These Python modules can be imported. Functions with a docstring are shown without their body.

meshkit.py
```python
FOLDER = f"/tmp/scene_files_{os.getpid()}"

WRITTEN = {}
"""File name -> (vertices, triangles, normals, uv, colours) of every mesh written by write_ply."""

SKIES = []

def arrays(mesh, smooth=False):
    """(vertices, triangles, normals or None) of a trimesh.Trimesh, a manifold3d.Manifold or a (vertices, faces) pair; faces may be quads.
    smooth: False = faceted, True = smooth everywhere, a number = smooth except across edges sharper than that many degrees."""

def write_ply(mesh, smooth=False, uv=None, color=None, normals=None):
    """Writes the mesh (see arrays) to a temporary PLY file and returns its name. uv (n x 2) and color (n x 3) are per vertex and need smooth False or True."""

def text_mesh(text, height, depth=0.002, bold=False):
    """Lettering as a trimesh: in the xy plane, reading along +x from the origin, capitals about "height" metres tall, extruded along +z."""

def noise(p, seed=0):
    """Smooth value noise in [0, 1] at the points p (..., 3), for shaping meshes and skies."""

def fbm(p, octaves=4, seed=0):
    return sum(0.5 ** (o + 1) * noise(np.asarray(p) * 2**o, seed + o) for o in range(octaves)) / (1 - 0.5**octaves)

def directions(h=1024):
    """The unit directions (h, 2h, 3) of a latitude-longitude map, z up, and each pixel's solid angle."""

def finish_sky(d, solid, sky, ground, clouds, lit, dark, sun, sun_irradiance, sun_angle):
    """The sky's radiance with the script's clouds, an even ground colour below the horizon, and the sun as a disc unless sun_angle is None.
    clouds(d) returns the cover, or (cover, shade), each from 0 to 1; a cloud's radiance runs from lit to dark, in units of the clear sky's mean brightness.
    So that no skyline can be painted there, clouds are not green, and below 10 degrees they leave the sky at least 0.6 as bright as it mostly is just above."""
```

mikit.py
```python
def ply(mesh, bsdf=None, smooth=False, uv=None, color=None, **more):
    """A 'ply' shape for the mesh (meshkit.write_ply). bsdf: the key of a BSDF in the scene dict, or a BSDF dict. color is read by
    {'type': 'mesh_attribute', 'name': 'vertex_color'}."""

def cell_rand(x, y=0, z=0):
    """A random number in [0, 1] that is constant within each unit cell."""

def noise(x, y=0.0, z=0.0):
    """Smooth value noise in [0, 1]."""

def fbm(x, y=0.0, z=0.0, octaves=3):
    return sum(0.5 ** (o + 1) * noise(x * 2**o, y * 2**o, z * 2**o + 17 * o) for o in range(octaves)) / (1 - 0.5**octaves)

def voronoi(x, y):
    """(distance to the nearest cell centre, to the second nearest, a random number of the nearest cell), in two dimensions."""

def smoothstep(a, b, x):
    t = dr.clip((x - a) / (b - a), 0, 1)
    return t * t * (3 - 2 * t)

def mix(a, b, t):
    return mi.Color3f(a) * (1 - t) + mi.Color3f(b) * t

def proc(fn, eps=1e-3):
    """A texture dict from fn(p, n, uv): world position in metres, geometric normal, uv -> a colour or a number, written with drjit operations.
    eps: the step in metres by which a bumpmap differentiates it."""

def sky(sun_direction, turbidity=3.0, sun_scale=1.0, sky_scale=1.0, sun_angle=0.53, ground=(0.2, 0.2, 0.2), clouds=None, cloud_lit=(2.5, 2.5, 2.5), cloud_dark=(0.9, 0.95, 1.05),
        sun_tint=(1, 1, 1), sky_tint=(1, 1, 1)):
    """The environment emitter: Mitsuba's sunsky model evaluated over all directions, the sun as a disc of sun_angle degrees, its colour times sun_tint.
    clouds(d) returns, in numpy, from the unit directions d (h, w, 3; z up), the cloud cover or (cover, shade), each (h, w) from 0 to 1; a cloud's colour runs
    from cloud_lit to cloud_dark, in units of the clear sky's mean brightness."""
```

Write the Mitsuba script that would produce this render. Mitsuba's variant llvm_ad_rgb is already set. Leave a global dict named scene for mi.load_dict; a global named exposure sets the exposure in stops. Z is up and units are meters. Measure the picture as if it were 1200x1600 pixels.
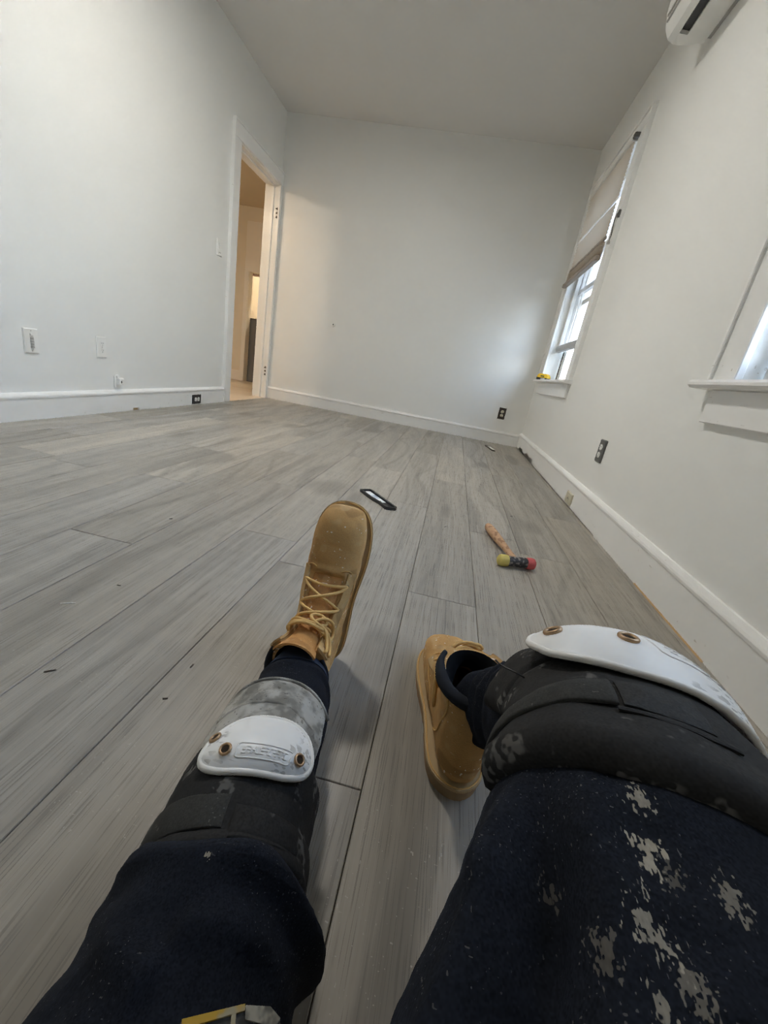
import math, random
import numpy as np, trimesh, manifold3d as m3, mitsuba as mi, mikit, meshkit, drjit as dr
from mikit import noise, fbm, voronoi, cell_rand, smoothstep, mix, proc
from scipy.interpolate import PchipInterpolator
from scipy.spatial.transform import Rotation
from shapely.geometry import Polygon
random.seed(7); rng = np.random.default_rng(7)
A = np.array
T4 = mi.ScalarTransform4f
scene, labels = {}, {}

# ------------------------------------------------------------------ camera, sky, lamps, exposure
CH = 0.57
FW, UP = [-0.1033, 0.9388, -0.3285], [-0.2161, 0.3014, 0.9287]
scene['camera'] = {'type': 'perspective', 'fov': 85.83, 'fov_axis': 'x', 'near_clip': 0.01, 'far_clip': 200.0,
                   'to_world': T4().look_at(origin=[0, 0, CH], target=[FW[0], FW[1], CH + FW[2]], up=UP)}
SKY_SCALE = 54.0
scene['sky'] = mikit.sky([-0.45, -0.35, 0.82], turbidity=4.0, sun_scale=2.0, sky_scale=SKY_SCALE, sun_angle=4.0, ground=(0.25, 0.25, 0.25), sky_tint=(1.20, 1.0, 0.79))
LAMP, LAMP_R, LAMP_COL = (-0.88, 2.05), 0.12, (188.0, 181.0, 168.0)
HALL_COL = (112.0, 92.0, 70.0)
exposure = 0.47

# ------------------------------------------------------------------ room measures
XL, XR, YB, YF, ZC = -2.10, 0.791, 4.633, -1.45, 2.635     # wall faces
BT = 0.021                                                  # baseboard thickness
DY0, DY1, DZ = 3.80, 4.585, 2.034                           # doorway
WTH = 0.14
HX, HY0, HY1, HZ = -3.40, 1.9, 6.0, 2.21                   # the hall

# ------------------------------------------------------------------ helpers
def struct(key, label=None):
    labels[key] = {'kind': 'structure', **({'label': label} if label else {})}
def thing(key, label, cat, group=None):
    labels[key] = {'label': label, 'category': cat, **({'group': group} if group else {})}
def part(key, label):
    labels[key] = {'label': label}
def put(key, mesh, mat, smooth=False, **kw):
    k, n = key, 0
    while k in scene:
        n += 1; k = f'{key}_{n:03d}'
    scene[k] = mikit.ply(mesh, mat, smooth=smooth, **kw)
    return k
def cat(*ms):
    return trimesh.util.concatenate(list(ms))
def box(x0, x1, y0, y1, z0, z1, bev=0.0):
    lo, hi = np.minimum([x0, y0, z0], [x1, y1, z1]), np.maximum([x0, y0, z0], [x1, y1, z1])
    if bev <= 0:
        m = trimesh.creation.box(extents=hi - lo); m.apply_translation((lo + hi) / 2); return m
    pts = []
    for i in range(8):
        s = A([i & 1, i >> 1 & 1, i >> 2 & 1])
        c = np.where(s, hi, lo); d = np.where(s, -bev, bev)
        for k in range(3):
            q = c + d; q[k] = c[k]; pts.append(q)
    return trimesh.convex.convex_hull(A(pts))
def extrude(poly, axis, a, b):
    """polygon in the two other axes (in order x,y,z without axis), swept from a to b"""
    m = trimesh.creation.extrude_polygon(poly if isinstance(poly, Polygon) else Polygon(poly), b - a, engine='earcut')
    v = A(m.vertices); o = [k for k in range(3) if k != axis]
    w = np.zeros_like(v); w[:, o[0]] = v[:, 0]; w[:, o[1]] = v[:, 1]; w[:, axis] = v[:, 2] + a
    f = A(m.faces)
    if axis == 1: f = f[:, ::-1]
    return trimesh.Trimesh(w, f, process=False)
def tube(pts, r, n=10, closed=False, sub=6):
    p = A(pts, float); k = len(p)
    if k > 2 and sub > 1:
        t = np.r_[0, np.cumsum(np.linalg.norm(np.diff(p, axis=0), axis=1))]
        from scipy.interpolate import CubicSpline
        cs = CubicSpline(t, p); tt = np.linspace(0, t[-1], (k - 1) * sub + 1); p = cs(tt)
        rr = np.interp(tt, t, np.broadcast_to(r, (k,)))
    else:
        rr = np.broadcast_to(r, (k,))
    tg = np.gradient(p, axis=0); tg /= np.linalg.norm(tg, axis=1, keepdims=True) + 1e-12
    u = np.cross(tg[0], [0.3, 0.2, 0.9]); u /= np.linalg.norm(u)
    rings = []
    for i in range(len(p)):
        u = u - tg[i] * (u @ tg[i]); u /= np.linalg.norm(u); w = np.cross(tg[i], u)
        a = np.arange(n) * 2 * np.pi / n
        rings.append(p[i] + rr[i] * (np.cos(a)[:, None] * u + np.sin(a)[:, None] * w))
    return skin(rings)
def skin(rings, cap=True):
    n, k = len(rings[0]), len(rings)
    v = np.vstack(rings); f = []
    i = np.arange(n); j = (i + 1) % n
    for r in range(k - 1):
        a, b = r * n, (r + 1) * n
        f.append(np.stack([a + i, a + j, b + j], 1)); f.append(np.stack([a + i, b + j, b + i], 1))
    if cap:
        v = np.vstack([v, rings[0].mean(0), rings[-1].mean(0)]); c0, c1 = n * k, n * k + 1
        f.append(np.stack([j, i, i * 0 + c0], 1)); b = (k - 1) * n
        f.append(np.stack([b + i, b + j, i * 0 + c1], 1))
    m = trimesh.Trimesh(v, np.vstack(f), process=False)
    if m.is_watertight and m.volume < 0: m.invert()
    return m
def slab(P, N, th, closed=False):
    """grid of points P (r, c, 3) with unit normals N, thickened outwards by th (number or r x c)"""
    r, c = P.shape[:2]
    th = np.broadcast_to(th, (r, c))[..., None]
    v = np.vstack([(P + N * th).reshape(-1, 3), P.reshape(-1, 3)])
    f = []
    for i in range(r - 1):
        for j in range(c - 1):
            a, b, d, e = i * c + j, i * c + j + 1, (i + 1) * c + j + 1, (i + 1) * c + j
            f += [[a, b, d], [a, d, e], [a + r * c, d + r * c, b + r * c], [a + r * c, e + r * c, d + r * c]]
    edge = [(0, j) for j in range(c)] + [(i, c - 1) for i in range(1, r)] + [(r - 1, j) for j in range(c - 2, -1, -1)] + [(i, 0) for i in range(r - 2, 0, -1)]
    ids = [i * c + j for i, j in edge]
    for a, b in zip(ids, ids[1:] + ids[:1]):
        f += [[b, a, a + r * c], [b, a + r * c, b + r * c]]
    m = trimesh.Trimesh(v, A(f), process=False)
    if m.volume < 0: m.invert()
    return m
def lathe(prof, n=24, axis=2, at=(0, 0, 0)):
    m = trimesh.creation.revolve(A(prof, float), sections=n)
    if axis == 0: m.apply_transform(trimesh.transformations.rotation_matrix(math.pi / 2, [0, 1, 0]))
    if axis == 1: m.apply_transform(trimesh.transformations.rotation_matrix(-math.pi / 2, [1, 0, 0]))
    m.apply_translation(at)
    return m
def torus(c, nrm, R, r, n=22, k=8):
    a = np.arange(n) * 2 * np.pi / n
    nrm = A(nrm, float) / np.linalg.norm(nrm)
    u = np.cross(nrm, [0.31, 0.22, 0.9]); u /= np.linalg.norm(u); w = np.cross(nrm, u)
    rings = []
    for t in a:
        d = math.cos(t) * u + math.sin(t) * w
        b = np.arange(k) * 2 * np.pi / k
        rings.append(A(c) + d * R + r * (np.cos(b)[:, None] * d + np.sin(b)[:, None] * nrm))
    rings.append(rings[0])
    m = skin(rings, cap=False); m.merge_vertices()
    if m.volume < 0: m.invert()
    return m
def disc(c, nrm, R, th, n=20):
    m = trimesh.creation.cylinder(R, th, sections=n)
    m.apply_transform(trimesh.geometry.align_vectors([0, 0, 1], nrm)); m.apply_translation(c)
    return m

# ------------------------------------------------------------------ materials
def rgb(r, g, b): return {'type': 'rgb', 'value': [r, g, b]}
def srgb(r, g, b):
    c = A([r, g, b]) / 255.0
    return [float(x) for x in np.where(c < 0.04045, c / 12.92, ((c + 0.055) / 1.055) ** 2.4)]
def plain(name, col, rough=0.5, spec=0.5, **kw):
    scene[name] = {'type': 'twosided', 'bsdf': {'type': 'principled', 'base_color': rgb(*col), 'roughness': rough, 'specular': spec, **kw}}
def procm(name, fn, rough=0.5, spec=0.5, bump=None, bscale=1.0, beps=5e-4, **kw):
    b = {'type': 'principled', 'base_color': proc(fn), 'roughness': rough if not callable(rough) else proc(rough), 'specular': spec, **kw}
    if bump: b = {'type': 'bumpmap', 'arbitrary': proc(bump, eps=beps), 'scale': bscale, 'bsdf': b}
    scene[name] = {'type': 'twosided', 'bsdf': b}

def wall_col(p, n, uv):
    t = fbm(p.x * 1.3 + 5, p.y * 1.3, p.z * 1.3, 3)
    return mix((0.735, 0.74, 0.715), (0.775, 0.775, 0.75), t)
def wall_bump(p, n, uv): return fbm(p.x * 90, p.y * 90, p.z * 90, 2)
procm('m_wall', wall_col, rough=0.42, spec=0.45, bump=wall_bump, bscale=0.00035, beps=1e-3)
plain('m_ceiling', (0.66, 0.65, 0.62), 0.8, 0.2)
def trim_col(p, n, uv):
    s = fbm(p.x * 6, p.y * 6, p.z * 9, 3)
    d = smoothstep(0.88, 0.93, noise(p.x * 75, p.y * 75, p.z * 75)) * smoothstep(0.55, 0.7, noise(p.x * 7 + 3, p.y * 7, p.z * 7))
    return mix(mix((0.76, 0.765, 0.75), (0.80, 0.80, 0.785), s), (0.45, 0.42, 0.37), d * 0.6)
procm('m_trim', trim_col, rough=0.3, spec=0.5)
plain('m_white_plastic', (0.78, 0.78, 0.75), 0.3)
plain('m_black_plastic', (0.012, 0.012, 0.013), 0.4)
plain('m_underlay', (0.16, 0.13, 0.10), 0.9, 0.1)
plain('m_brown_plate', (0.035, 0.027, 0.02), 0.35)
plain('m_beige_plate', (0.50, 0.47, 0.36), 0.4)
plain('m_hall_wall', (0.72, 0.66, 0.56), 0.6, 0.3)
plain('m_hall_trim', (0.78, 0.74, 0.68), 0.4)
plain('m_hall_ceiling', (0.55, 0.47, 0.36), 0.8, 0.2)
plain('m_grey_panel', (0.15, 0.157, 0.172), 0.5)
plain('m_red_brown', (0.10, 0.022, 0.012), 0.5)
plain('m_steel_grey', (0.42, 0.41, 0.39), 0.35, 0.5, metallic=0.5)
plain('m_gunmetal', (0.10, 0.10, 0.095), 0.4, 0.5, metallic=0.3)
plain('m_hinge_dark', (0.05, 0.035, 0.025), 0.5)
plain('m_tan_wood', (0.46, 0.30, 0.15), 0.6, 0.3)
plain('m_taupe', (0.27, 0.225, 0.185), 0.5)
plain('m_white_line', (0.86, 0.85, 0.80), 0.5)
plain('m_siding', (0.27, 0.31, 0.35), 0.6)
plain('m_earth', (0.22, 0.21, 0.19), 0.9)
scene['m_shade'] = {'type': 'principledthin', 'base_color': rgb(0.62, 0.55, 0.46), 'roughness': 0.8, 'diff_trans': 0.38, 'spec_trans': 0.0}
scene['m_pane'] = {'type': 'thindielectric', 'int_ior': 1.5}

def floor_col(p, n, uv):
    u, v = uv.x, uv.y
    idu = dr.floor(u / 10.0)
    r1, r2, r3 = cell_rand(idu, 3), cell_rand(idu, 8), cell_rand(idu, 15)
    wob = (fbm(u * 5, v * 1.1, 0.0, 3) - 0.5)
    broad = fbm(u * 16 + wob * 2.0, v * 1.1, 4.0, 3)
    streak = fbm(u * 110 + wob * 6.0, v * 2.6, 1.0, 3)
    fine = noise(u * 850 + wob * 16, v * 17.0, 2.0)
    fine2 = noise(u * 520 + wob * 12, v * 8.0, 7.0)
    arch = noise((u * 34 + dr.square(v * 0.9 - dr.floor(v * 0.9) - 0.5) * 10.0 + wob * 5.0), v * 0.15, 9.0)
    base = mix((0.245, 0.222, 0.187), (0.345, 0.313, 0.266), r1)
    base = mix(base, (0.272, 0.258, 0.236), 0.55 * r2)
    c = base * (0.84 + 0.32 * broad)
    c = c * (0.84 + 0.32 * streak)
    c = c * (1.0 - 0.20 * smoothstep(0.62, 0.85, arch) * (0.3 + 0.7 * r3))
    c = c * (1.0 - 0.30 * smoothstep(0.58, 0.9, fine))
    c = mix(c, (0.38, 0.36, 0.325), 0.34 * smoothstep(0.56, 0.92, fine2) * smoothstep(0.35, 0.7, noise(u * 30, v * 1.5, 3.0)))
    knot = noise(u * 9 + r1 * 30, v * 2.3 + r2 * 30, 5.0)
    c = mix(c, (0.13, 0.118, 0.10), 0.45 * smoothstep(0.78, 0.93, knot))
    dust = smoothstep(0.93, 0.96, noise(p.x * 330, p.y * 330)) * smoothstep(0.6, 0.75, noise(p.x * 6, p.y * 6))
    return mix(c, (0.50, 0.48, 0.44), 0.5 * dust)
def floor_rough(p, n, uv):
    return 0.36 + 0.16 * noise(uv.x * 300, uv.y * 7.0, 2.0)
def floor_bump(p, n, uv):
    return noise(uv.x * 420, uv.y * 9.0, 2.0)
procm('m_floor', floor_col, rough=floor_rough, spec=0.45, bump=floor_bump, bscale=0.00012, beps=4e-4)
def hall_floor(p, n, uv):
    return mix((0.52, 0.42, 0.31), (0.60, 0.51, 0.40), fbm(p.x * 3, p.y * 14, 0.0, 3))
procm('m_hall_floor', hall_floor, rough=0.35)

def specks(p, scale, thr, seed):
    a = noise(p.x * scale + seed, p.y * scale, p.z * scale)
    b = noise(p.x * scale * 0.13 + seed, p.y * scale * 0.13, p.z * scale * 0.13)
    return smoothstep(thr, thr + 0.03, a) * smoothstep(0.45, 0.55, b)
def nubuck(p, n, uv):
    t = fbm(p.x * 22, p.y * 22, p.z * 22, 4)
    c = mix((0.365, 0.198, 0.066), (0.49, 0.295, 0.118), t)
    c = c * (0.9 + 0.2 * noise(p.x * 700, p.y * 700, p.z * 700))
    c = mix(c, (0.17, 0.085, 0.03), 0.35 * smoothstep(0.70, 0.8, noise(p.x * 38, p.y * 38, p.z * 38 + 4)))
    c = mix(c, (0.52, 0.38, 0.20), 0.35 * smoothstep(0.60, 0.8, noise(p.x * 60 + 9, p.y * 60, p.z * 60)))
    return mix(c, (0.80, 0.77, 0.70), 0.85 * specks(p, 240, 0.835, 3.0))
def suede_bump(p, n, uv): return fbm(p.x * 320, p.y * 320, p.z * 320, 2)
procm('m_nubuck', nubuck, rough=0.75, spec=0.25, bump=suede_bump, bscale=0.0006, sheen=0.3)
def nubuck2(p, n, uv):
    return nubuck(p, n, uv) * mi.Color3f(1.05, 0.90, 0.80)
def nubuck3(p, n, uv):
    return nubuck(p, n, uv) * mi.Color3f(1.0, 1.10, 1.25)
procm('m_eyestay', nubuck3, rough=0.75, spec=0.25)
procm('m_tongue', nubuck2, rough=0.75, spec=0.25)
plain('m_lace', (0.60, 0.38, 0.14), 0.6, 0.3)
def sole_col(p, n, uv):
    t = fbm(p.x * 30, p.y * 30, p.z * 60, 3)
    return mix((0.23, 0.15, 0.08), (0.32, 0.22, 0.125), t)
procm('m_sole', sole_col, rough=0.6, spec=0.3)
plain('m_welt', (0.42, 0.30, 0.16), 0.55, 0.3)
plain('m_lining', (0.010, 0.011, 0.013), 0.95, 0.1)
plain('m_lining_grey', (0.020, 0.022, 0.027), 0.95, 0.1)

STAINS = [  # (x, y, z, radius): dried plaster on the right thigh
]
def fleece(p, n, uv):
    f = noise(p.x * 900, p.y * 900, p.z * 900)
    t = fbm(p.x * 30, p.y * 30, p.z * 30, 3)
    c = mix((0.0050, 0.0063, 0.0098), (0.0108, 0.0134, 0.0205), t) * (0.55 + 0.9 * f)
    lint = smoothstep(0.86, 0.89, noise(p.x * 800 + 2, p.y * 800, p.z * 800))
    c = mix(c, (0.13, 0.125, 0.12), 0.45 * lint * smoothstep(0.45, 0.6, noise(p.x * 22, p.y * 22, p.z * 22)))
    g = noise(p.x * 1100, p.y * 620, p.z * 700) * 0.5 + 0.5 * noise(p.x * 480, p.y * 300, p.z * 360)
    h = noise(p.x * 130, p.y * 130, p.z * 130) * 0.6 + 0.4 * noise(p.x * 300, p.y * 210, p.z * 240)
    tone = mix((0.17, 0.155, 0.13), (0.36, 0.33, 0.275), g)
    for (x, y, z, r, k) in STAINS:
        d = dr.sqrt(dr.square(p.x - x) + dr.square((p.y - y) * 0.8) + dr.square(p.z - z)) / (r * 0.60) + (h - 0.5) * 1.5
        th = 0.40 + 0.20 * smoothstep(0.5, 1.3, d) + 0.20 * smoothstep(1.3, 2.4, d)
        m = smoothstep(th, th + 0.07, g) * (1.0 - smoothstep(2.0, 2.5, d))
        c = mix(c, tone, k * m)
    return c
def fleece_bump(p, n, uv): return fbm(p.x * 420, p.y * 420, p.z * 420, 2)
def cuff_col(p, n, uv):
    return mix((0.0230, 0.0310, 0.0500), (0.0350, 0.0450, 0.0700), noise(p.x * 800, p.y * 800, p.z * 800))
procm('m_cuff', cuff_col, rough=0.9, spec=0.15)
def pad_black(p, n, uv):
    w = noise(p.x * 700, p.y * 700, p.z * 700)
    t = fbm(p.x * 35, p.y * 35, p.z * 35, 3)
    c = mix((0.0085, 0.0085, 0.009), (0.019, 0.0185, 0.018), t) * (0.7 + 0.6 * w)
    d = smoothstep(0.61, 0.70, fbm(p.x * 40 + 7, p.y * 40, p.z * 40, 3)) * smoothstep(0.4, 0.6, noise(p.x * 260, p.y * 260, p.z * 260))
    return mix(c, (0.17, 0.165, 0.155), 0.42 * d)
procm('m_pad_black', pad_black, rough=0.8, spec=0.25, bump=suede_bump, bscale=0.0004)
def strap_col(p, n, uv):
    w = noise(p.x * 900, p.y * 900, p.z * 900)
    t = fbm(p.x * 40, p.y * 40, p.z * 40, 3)
    c = mix((0.026, 0.026, 0.025), (0.042, 0.042, 0.039), t) * (0.8 + 0.4 * w)
    return mix(c, (0.15, 0.145, 0.135), 0.4 * specks(p, 330, 0.84, 5.0))
procm('m_strap', strap_col, rough=0.9, spec=0.15)
def hook_col(p, n, uv):
    return mix((0.003, 0.003, 0.003), (0.016, 0.016, 0.016), noise(p.x * 900, p.y * 900, p.z * 900))
procm('m_hook', hook_col, rough=0.7, spec=0.3, bump=suede_bump, bscale=0.0008)
def dusty_col(p, n, uv):
    t = fbm(p.x * 60, p.y * 60, p.z * 60, 4)
    h = fbm(p.x * 24 + 3, p.y * 24, p.z * 24, 3)
    c = mix((0.17, 0.165, 0.15), (0.36, 0.35, 0.325), smoothstep(0.3, 0.6, t))
    c = mix(c, (0.045, 0.044, 0.041), smoothstep(0.60, 0.78, h) * 0.8)
    return mix(c, (0.05, 0.048, 0.045), 0.5 * smoothstep(0.80, 0.86, noise(p.x * 330, p.y * 330, p.z * 330)))
procm('m_pad_dusty', dusty_col, rough=0.9, spec=0.15, bump=suede_bump, bscale=0.0006)
def cap_col(p, n, uv):
    t = fbm(p.x * 40, p.y * 40, p.z * 40, 3)
    c = mix((0.64, 0.64, 0.635), (0.74, 0.735, 0.72), t)
    s = smoothstep(0.60, 0.68, noise(p.x * 150 + 8 * noise(p.x * 30, p.y * 30, p.z * 30), p.y * 420, p.z * 300)) * smoothstep(0.55, 0.68, noise(p.x * 38 + 5, p.y * 38, p.z * 38))
    return mix(c, (0.24, 0.235, 0.22), 0.55 * s)
procm('m_cap', cap_col, rough=0.38, spec=0.5)
plain('m_cap_rim', (0.70, 0.69, 0.66), 0.4)
plain('m_brass', (0.42, 0.28, 0.17), 0.32, 0.5, metallic=0.9)
plain('m_hole', (0.03, 0.02, 0.012), 0.8, 0.2)
def handle_col(p, n, uv):
    t = fbm(p.x * 160 + p.y * 110, (p.y - p.x) * 12, p.z * 90, 3)
    c = mix((0.36, 0.20, 0.105), (0.52, 0.32, 0.185), t)
    return mix(c, (0.18, 0.09, 0.045), 0.6 * smoothstep(0.66, 0.8, noise(p.x * 90, p.y * 50, p.z * 90)))
procm('m_handle', handle_col, rough=0.5)
plain('m_yellow_tip', (0.55, 0.45, 0.12), 0.45)
plain('m_red_tip', (0.50, 0.085, 0.085), 0.45)
def head_col(p, n, uv):
    t = noise(p.x * 130, p.y * 130, p.z * 130)
    return mix((0.030, 0.028, 0.030), (0.20, 0.18, 0.17), smoothstep(0.45, 0.75, t))
procm('m_mallet_head', head_col, rough=0.5)
def lbl_col(p, n, uv):
    return mix((0.75, 0.77, 0.80), (0.28, 0.36, 0.48), smoothstep(0.34, 0.38, uv.y) * (1 - smoothstep(0.66, 0.70, uv.y)) * (0.55 + 0.45 * smoothstep(0.5, 0.6, noise(uv.x * 6, uv.y * 12))))
procm('m_tray_label', lbl_col, rough=0.4)
plain('m_tool_yellow', (0.62, 0.37, 0.02), 0.4)
def block_col(p, n, uv):
    t = fbm(p.x * 120, p.y * 120, p.z * 120, 4)
    return mix((0.030, 0.029, 0.027), (0.105, 0.10, 0.09), smoothstep(0.35, 0.7, t))
procm('m_block', block_col, rough=0.8, bump=suede_bump, bscale=0.0015)
def block_edge(p, n, uv):
    t = fbm(p.x * 90, p.y * 90, p.z * 90, 3)
    return mix((0.40, 0.24, 0.02), (0.30, 0.26, 0.17), smoothstep(0.45, 0.65, t))
procm('m_block_edge', block_edge, rough=0.7)
def block_gry(p, n, uv):
    t = fbm(p.x * 150, p.y * 150, p.z * 150, 3)
    return mix((0.10, 0.095, 0.08), (0.30, 0.28, 0.23), smoothstep(0.35, 0.65, t))
procm('m_block_plaster', block_gry, rough=0.9)
scene['m_lamp'] = {'type': 'diffuse', 'reflectance': rgb(0.8, 0.8, 0.78)}

# ------------------------------------------------------------------ room shell
def minus(a, *bs):
    man = m3.Manifold(m3.Mesh(A(a.vertices, np.float32), A(a.faces, np.uint32)))
    for b in bs: man = man - m3.Manifold(m3.Mesh(A(b.vertices, np.float32), A(b.faces, np.uint32)))
    mm = man.to_mesh()
    return trimesh.Trimesh(mm.vert_properties[:, :3], mm.tri_verts, process=False)
W1 = (3.385, 4.335, 0.70, 2.19)       # window 1 opening: y0, y1, z0, z1
W2 = (0.36, 1.40, 0.70, 2.19)         # window 2
put('wall_left', minus(box(XL - WTH, XL, YF - 0.14, YB + 1.6, -0.1, ZC + 0.1), box(XL - 1, XL + 1, DY0, DY1, -0.008, DZ)), 'm_wall')
put('wall_right', minus(box(XR, XR + 0.15, YF - 0.14, YB + 0.14, -0.1, ZC + 0.1), box(XR - 1, XR + 1, W1[0], W1[1], W1[2] - 0.02, W1[3]), box(XR - 1, XR + 1, W2[0], W2[1], W2[2] - 0.02, W2[3]), box(XR - 0.01, XR + 0.05, 1.9, 4.6, -0.05, 0.05)), 'm_wall')
put('wall_back', box(XL, XR, YB, YB + 0.14, -0.1, ZC + 0.1), 'm_wall')
put('wall_rear', box(XL, XR, YF - 0.14, YF, -0.1, ZC + 0.1), 'm_wall')
put('ceiling', box(HX - 0.2, XR + 0.45, YF - 0.14, HY1 + 0.2, ZC, ZC + 0.15), 'm_ceiling')
struct('wall_left', 'white painted wall on the left with the open doorway'); struct('wall_right', 'white painted wall on the right with the two windows')
struct('wall_back', 'white painted far wall'); struct('wall_rear', 'white painted wall behind the viewer'); struct('ceiling', 'plain flat ceiling')

# floor: one plank per part; subfloor under it is the floor itself
put('floor', box(XL - 0.0, XR, YF, YB, -0.06, -0.010), 'm_underlay'); struct('floor', 'grey-brown wood plank floor')
PW, PX0, PL = 0.1897, -0.0063, 1.38
KNOWN = {0: 1.023, -1: 0.430, -2: 1.016, -3: 1.163, -5: 0.918, 2: 1.505, 1: 0.25, -4: 1.70, -6: 1.45, 3: 0.72, -7: 0.62}
pid = 0
for k in range(-12, 5):
    x0, x1 = max(PX0 + k * PW, XL + 0.012), min(PX0 + (k + 1) * PW, XR - 0.012)
    if x1 - x0 < 0.01: continue
    y = KNOWN.get(k, rng.uniform(0, PL)); 
    while y > YF: y -= PL
    while y < YB - 0.01:
        y0, y1 = max(y, YF + 0.005), min(y + PL, YB - 0.006)
        if y1 - y0 > 0.01:
            g, bv, top, bot = 0.0006, 0.0011, 0.0, -0.009
            a0, a1, b0, b1 = x0 + g, x1 - g, y0 + g, y1 - g
            v = [(a0, b0, bot), (a1, b0, bot), (a1, b1, bot), (a0, b1, bot), (a0, b0, top - bv), (a1, b0, top - bv), (a1, b1, top - bv), (a0, b1, top - bv),
                 (a0 + bv, b0 + bv, top), (a1 - bv, b0 + bv, top), (a1 - bv, b1 - bv, top), (a0 + bv, b1 - bv, top)]
            q = [(8, 9, 10, 11), (4, 5, 9, 8), (5, 6, 10, 9), (6, 7, 11, 10), (7, 4, 8, 11), (0, 1, 5, 4), (1, 2, 6, 5), (2, 3, 7, 6), (3, 0, 4, 7), (3, 2, 1, 0)]
            f = [t for a, b, c, d in q for t in ((a, b, c), (a, c, d))]
            v = A(v, float)
            off = 10.0 * pid + 3.0 + rng.uniform(0, 3)
            uv = np.stack([v[:, 0] - x0 + off, v[:, 1] - y0 + rng.uniform(0, 40)], 1)
            put('floor__plank', trimesh.Trimesh(v, A(f), process=False), 'm_floor', uv=uv)
            pid += 1
        y += PL

# baseboards: a flat board with a rounded cap moulding
def base_profile(h, t=BT):
    c = h - 0.030
    cap = [(t, c), (t + 0.003, c + 0.004), (t + 0.004, c + 0.012), (t + 0.001, c + 0.019), (t - 0.006, c + 0.025), (t - 0.012, c + 0.030), (0, h)]
    return [(0, 0), (t - 0.002, 0), (t - 0.002, c)] + cap
def board_x(x, sgn, y0, y1, h):       # along y on a wall at x; sgn is the direction into the room
    poly = [(x + sgn * a, z) for a, z in base_profile(h)]
    return extrude(poly, 1, y0, y1)
BL_H, BR_H, BB_H = 0.136, 0.154, 0.132
lo = Polygon([(YF, 0), (YF, BL_H), (3.70, BL_H), (3.70, 0)])
bl = board_x(XL, 1, YF, DY0 - 0.105, BL_H)
bl = minus(bl, box(XL + 0.008, XL + 0.05, 2.545, 2.60, -0.01, 0.016), box(XL + 0.012, XL + 0.05, 2.80, 2.815, -0.01, 0.008))
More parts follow.
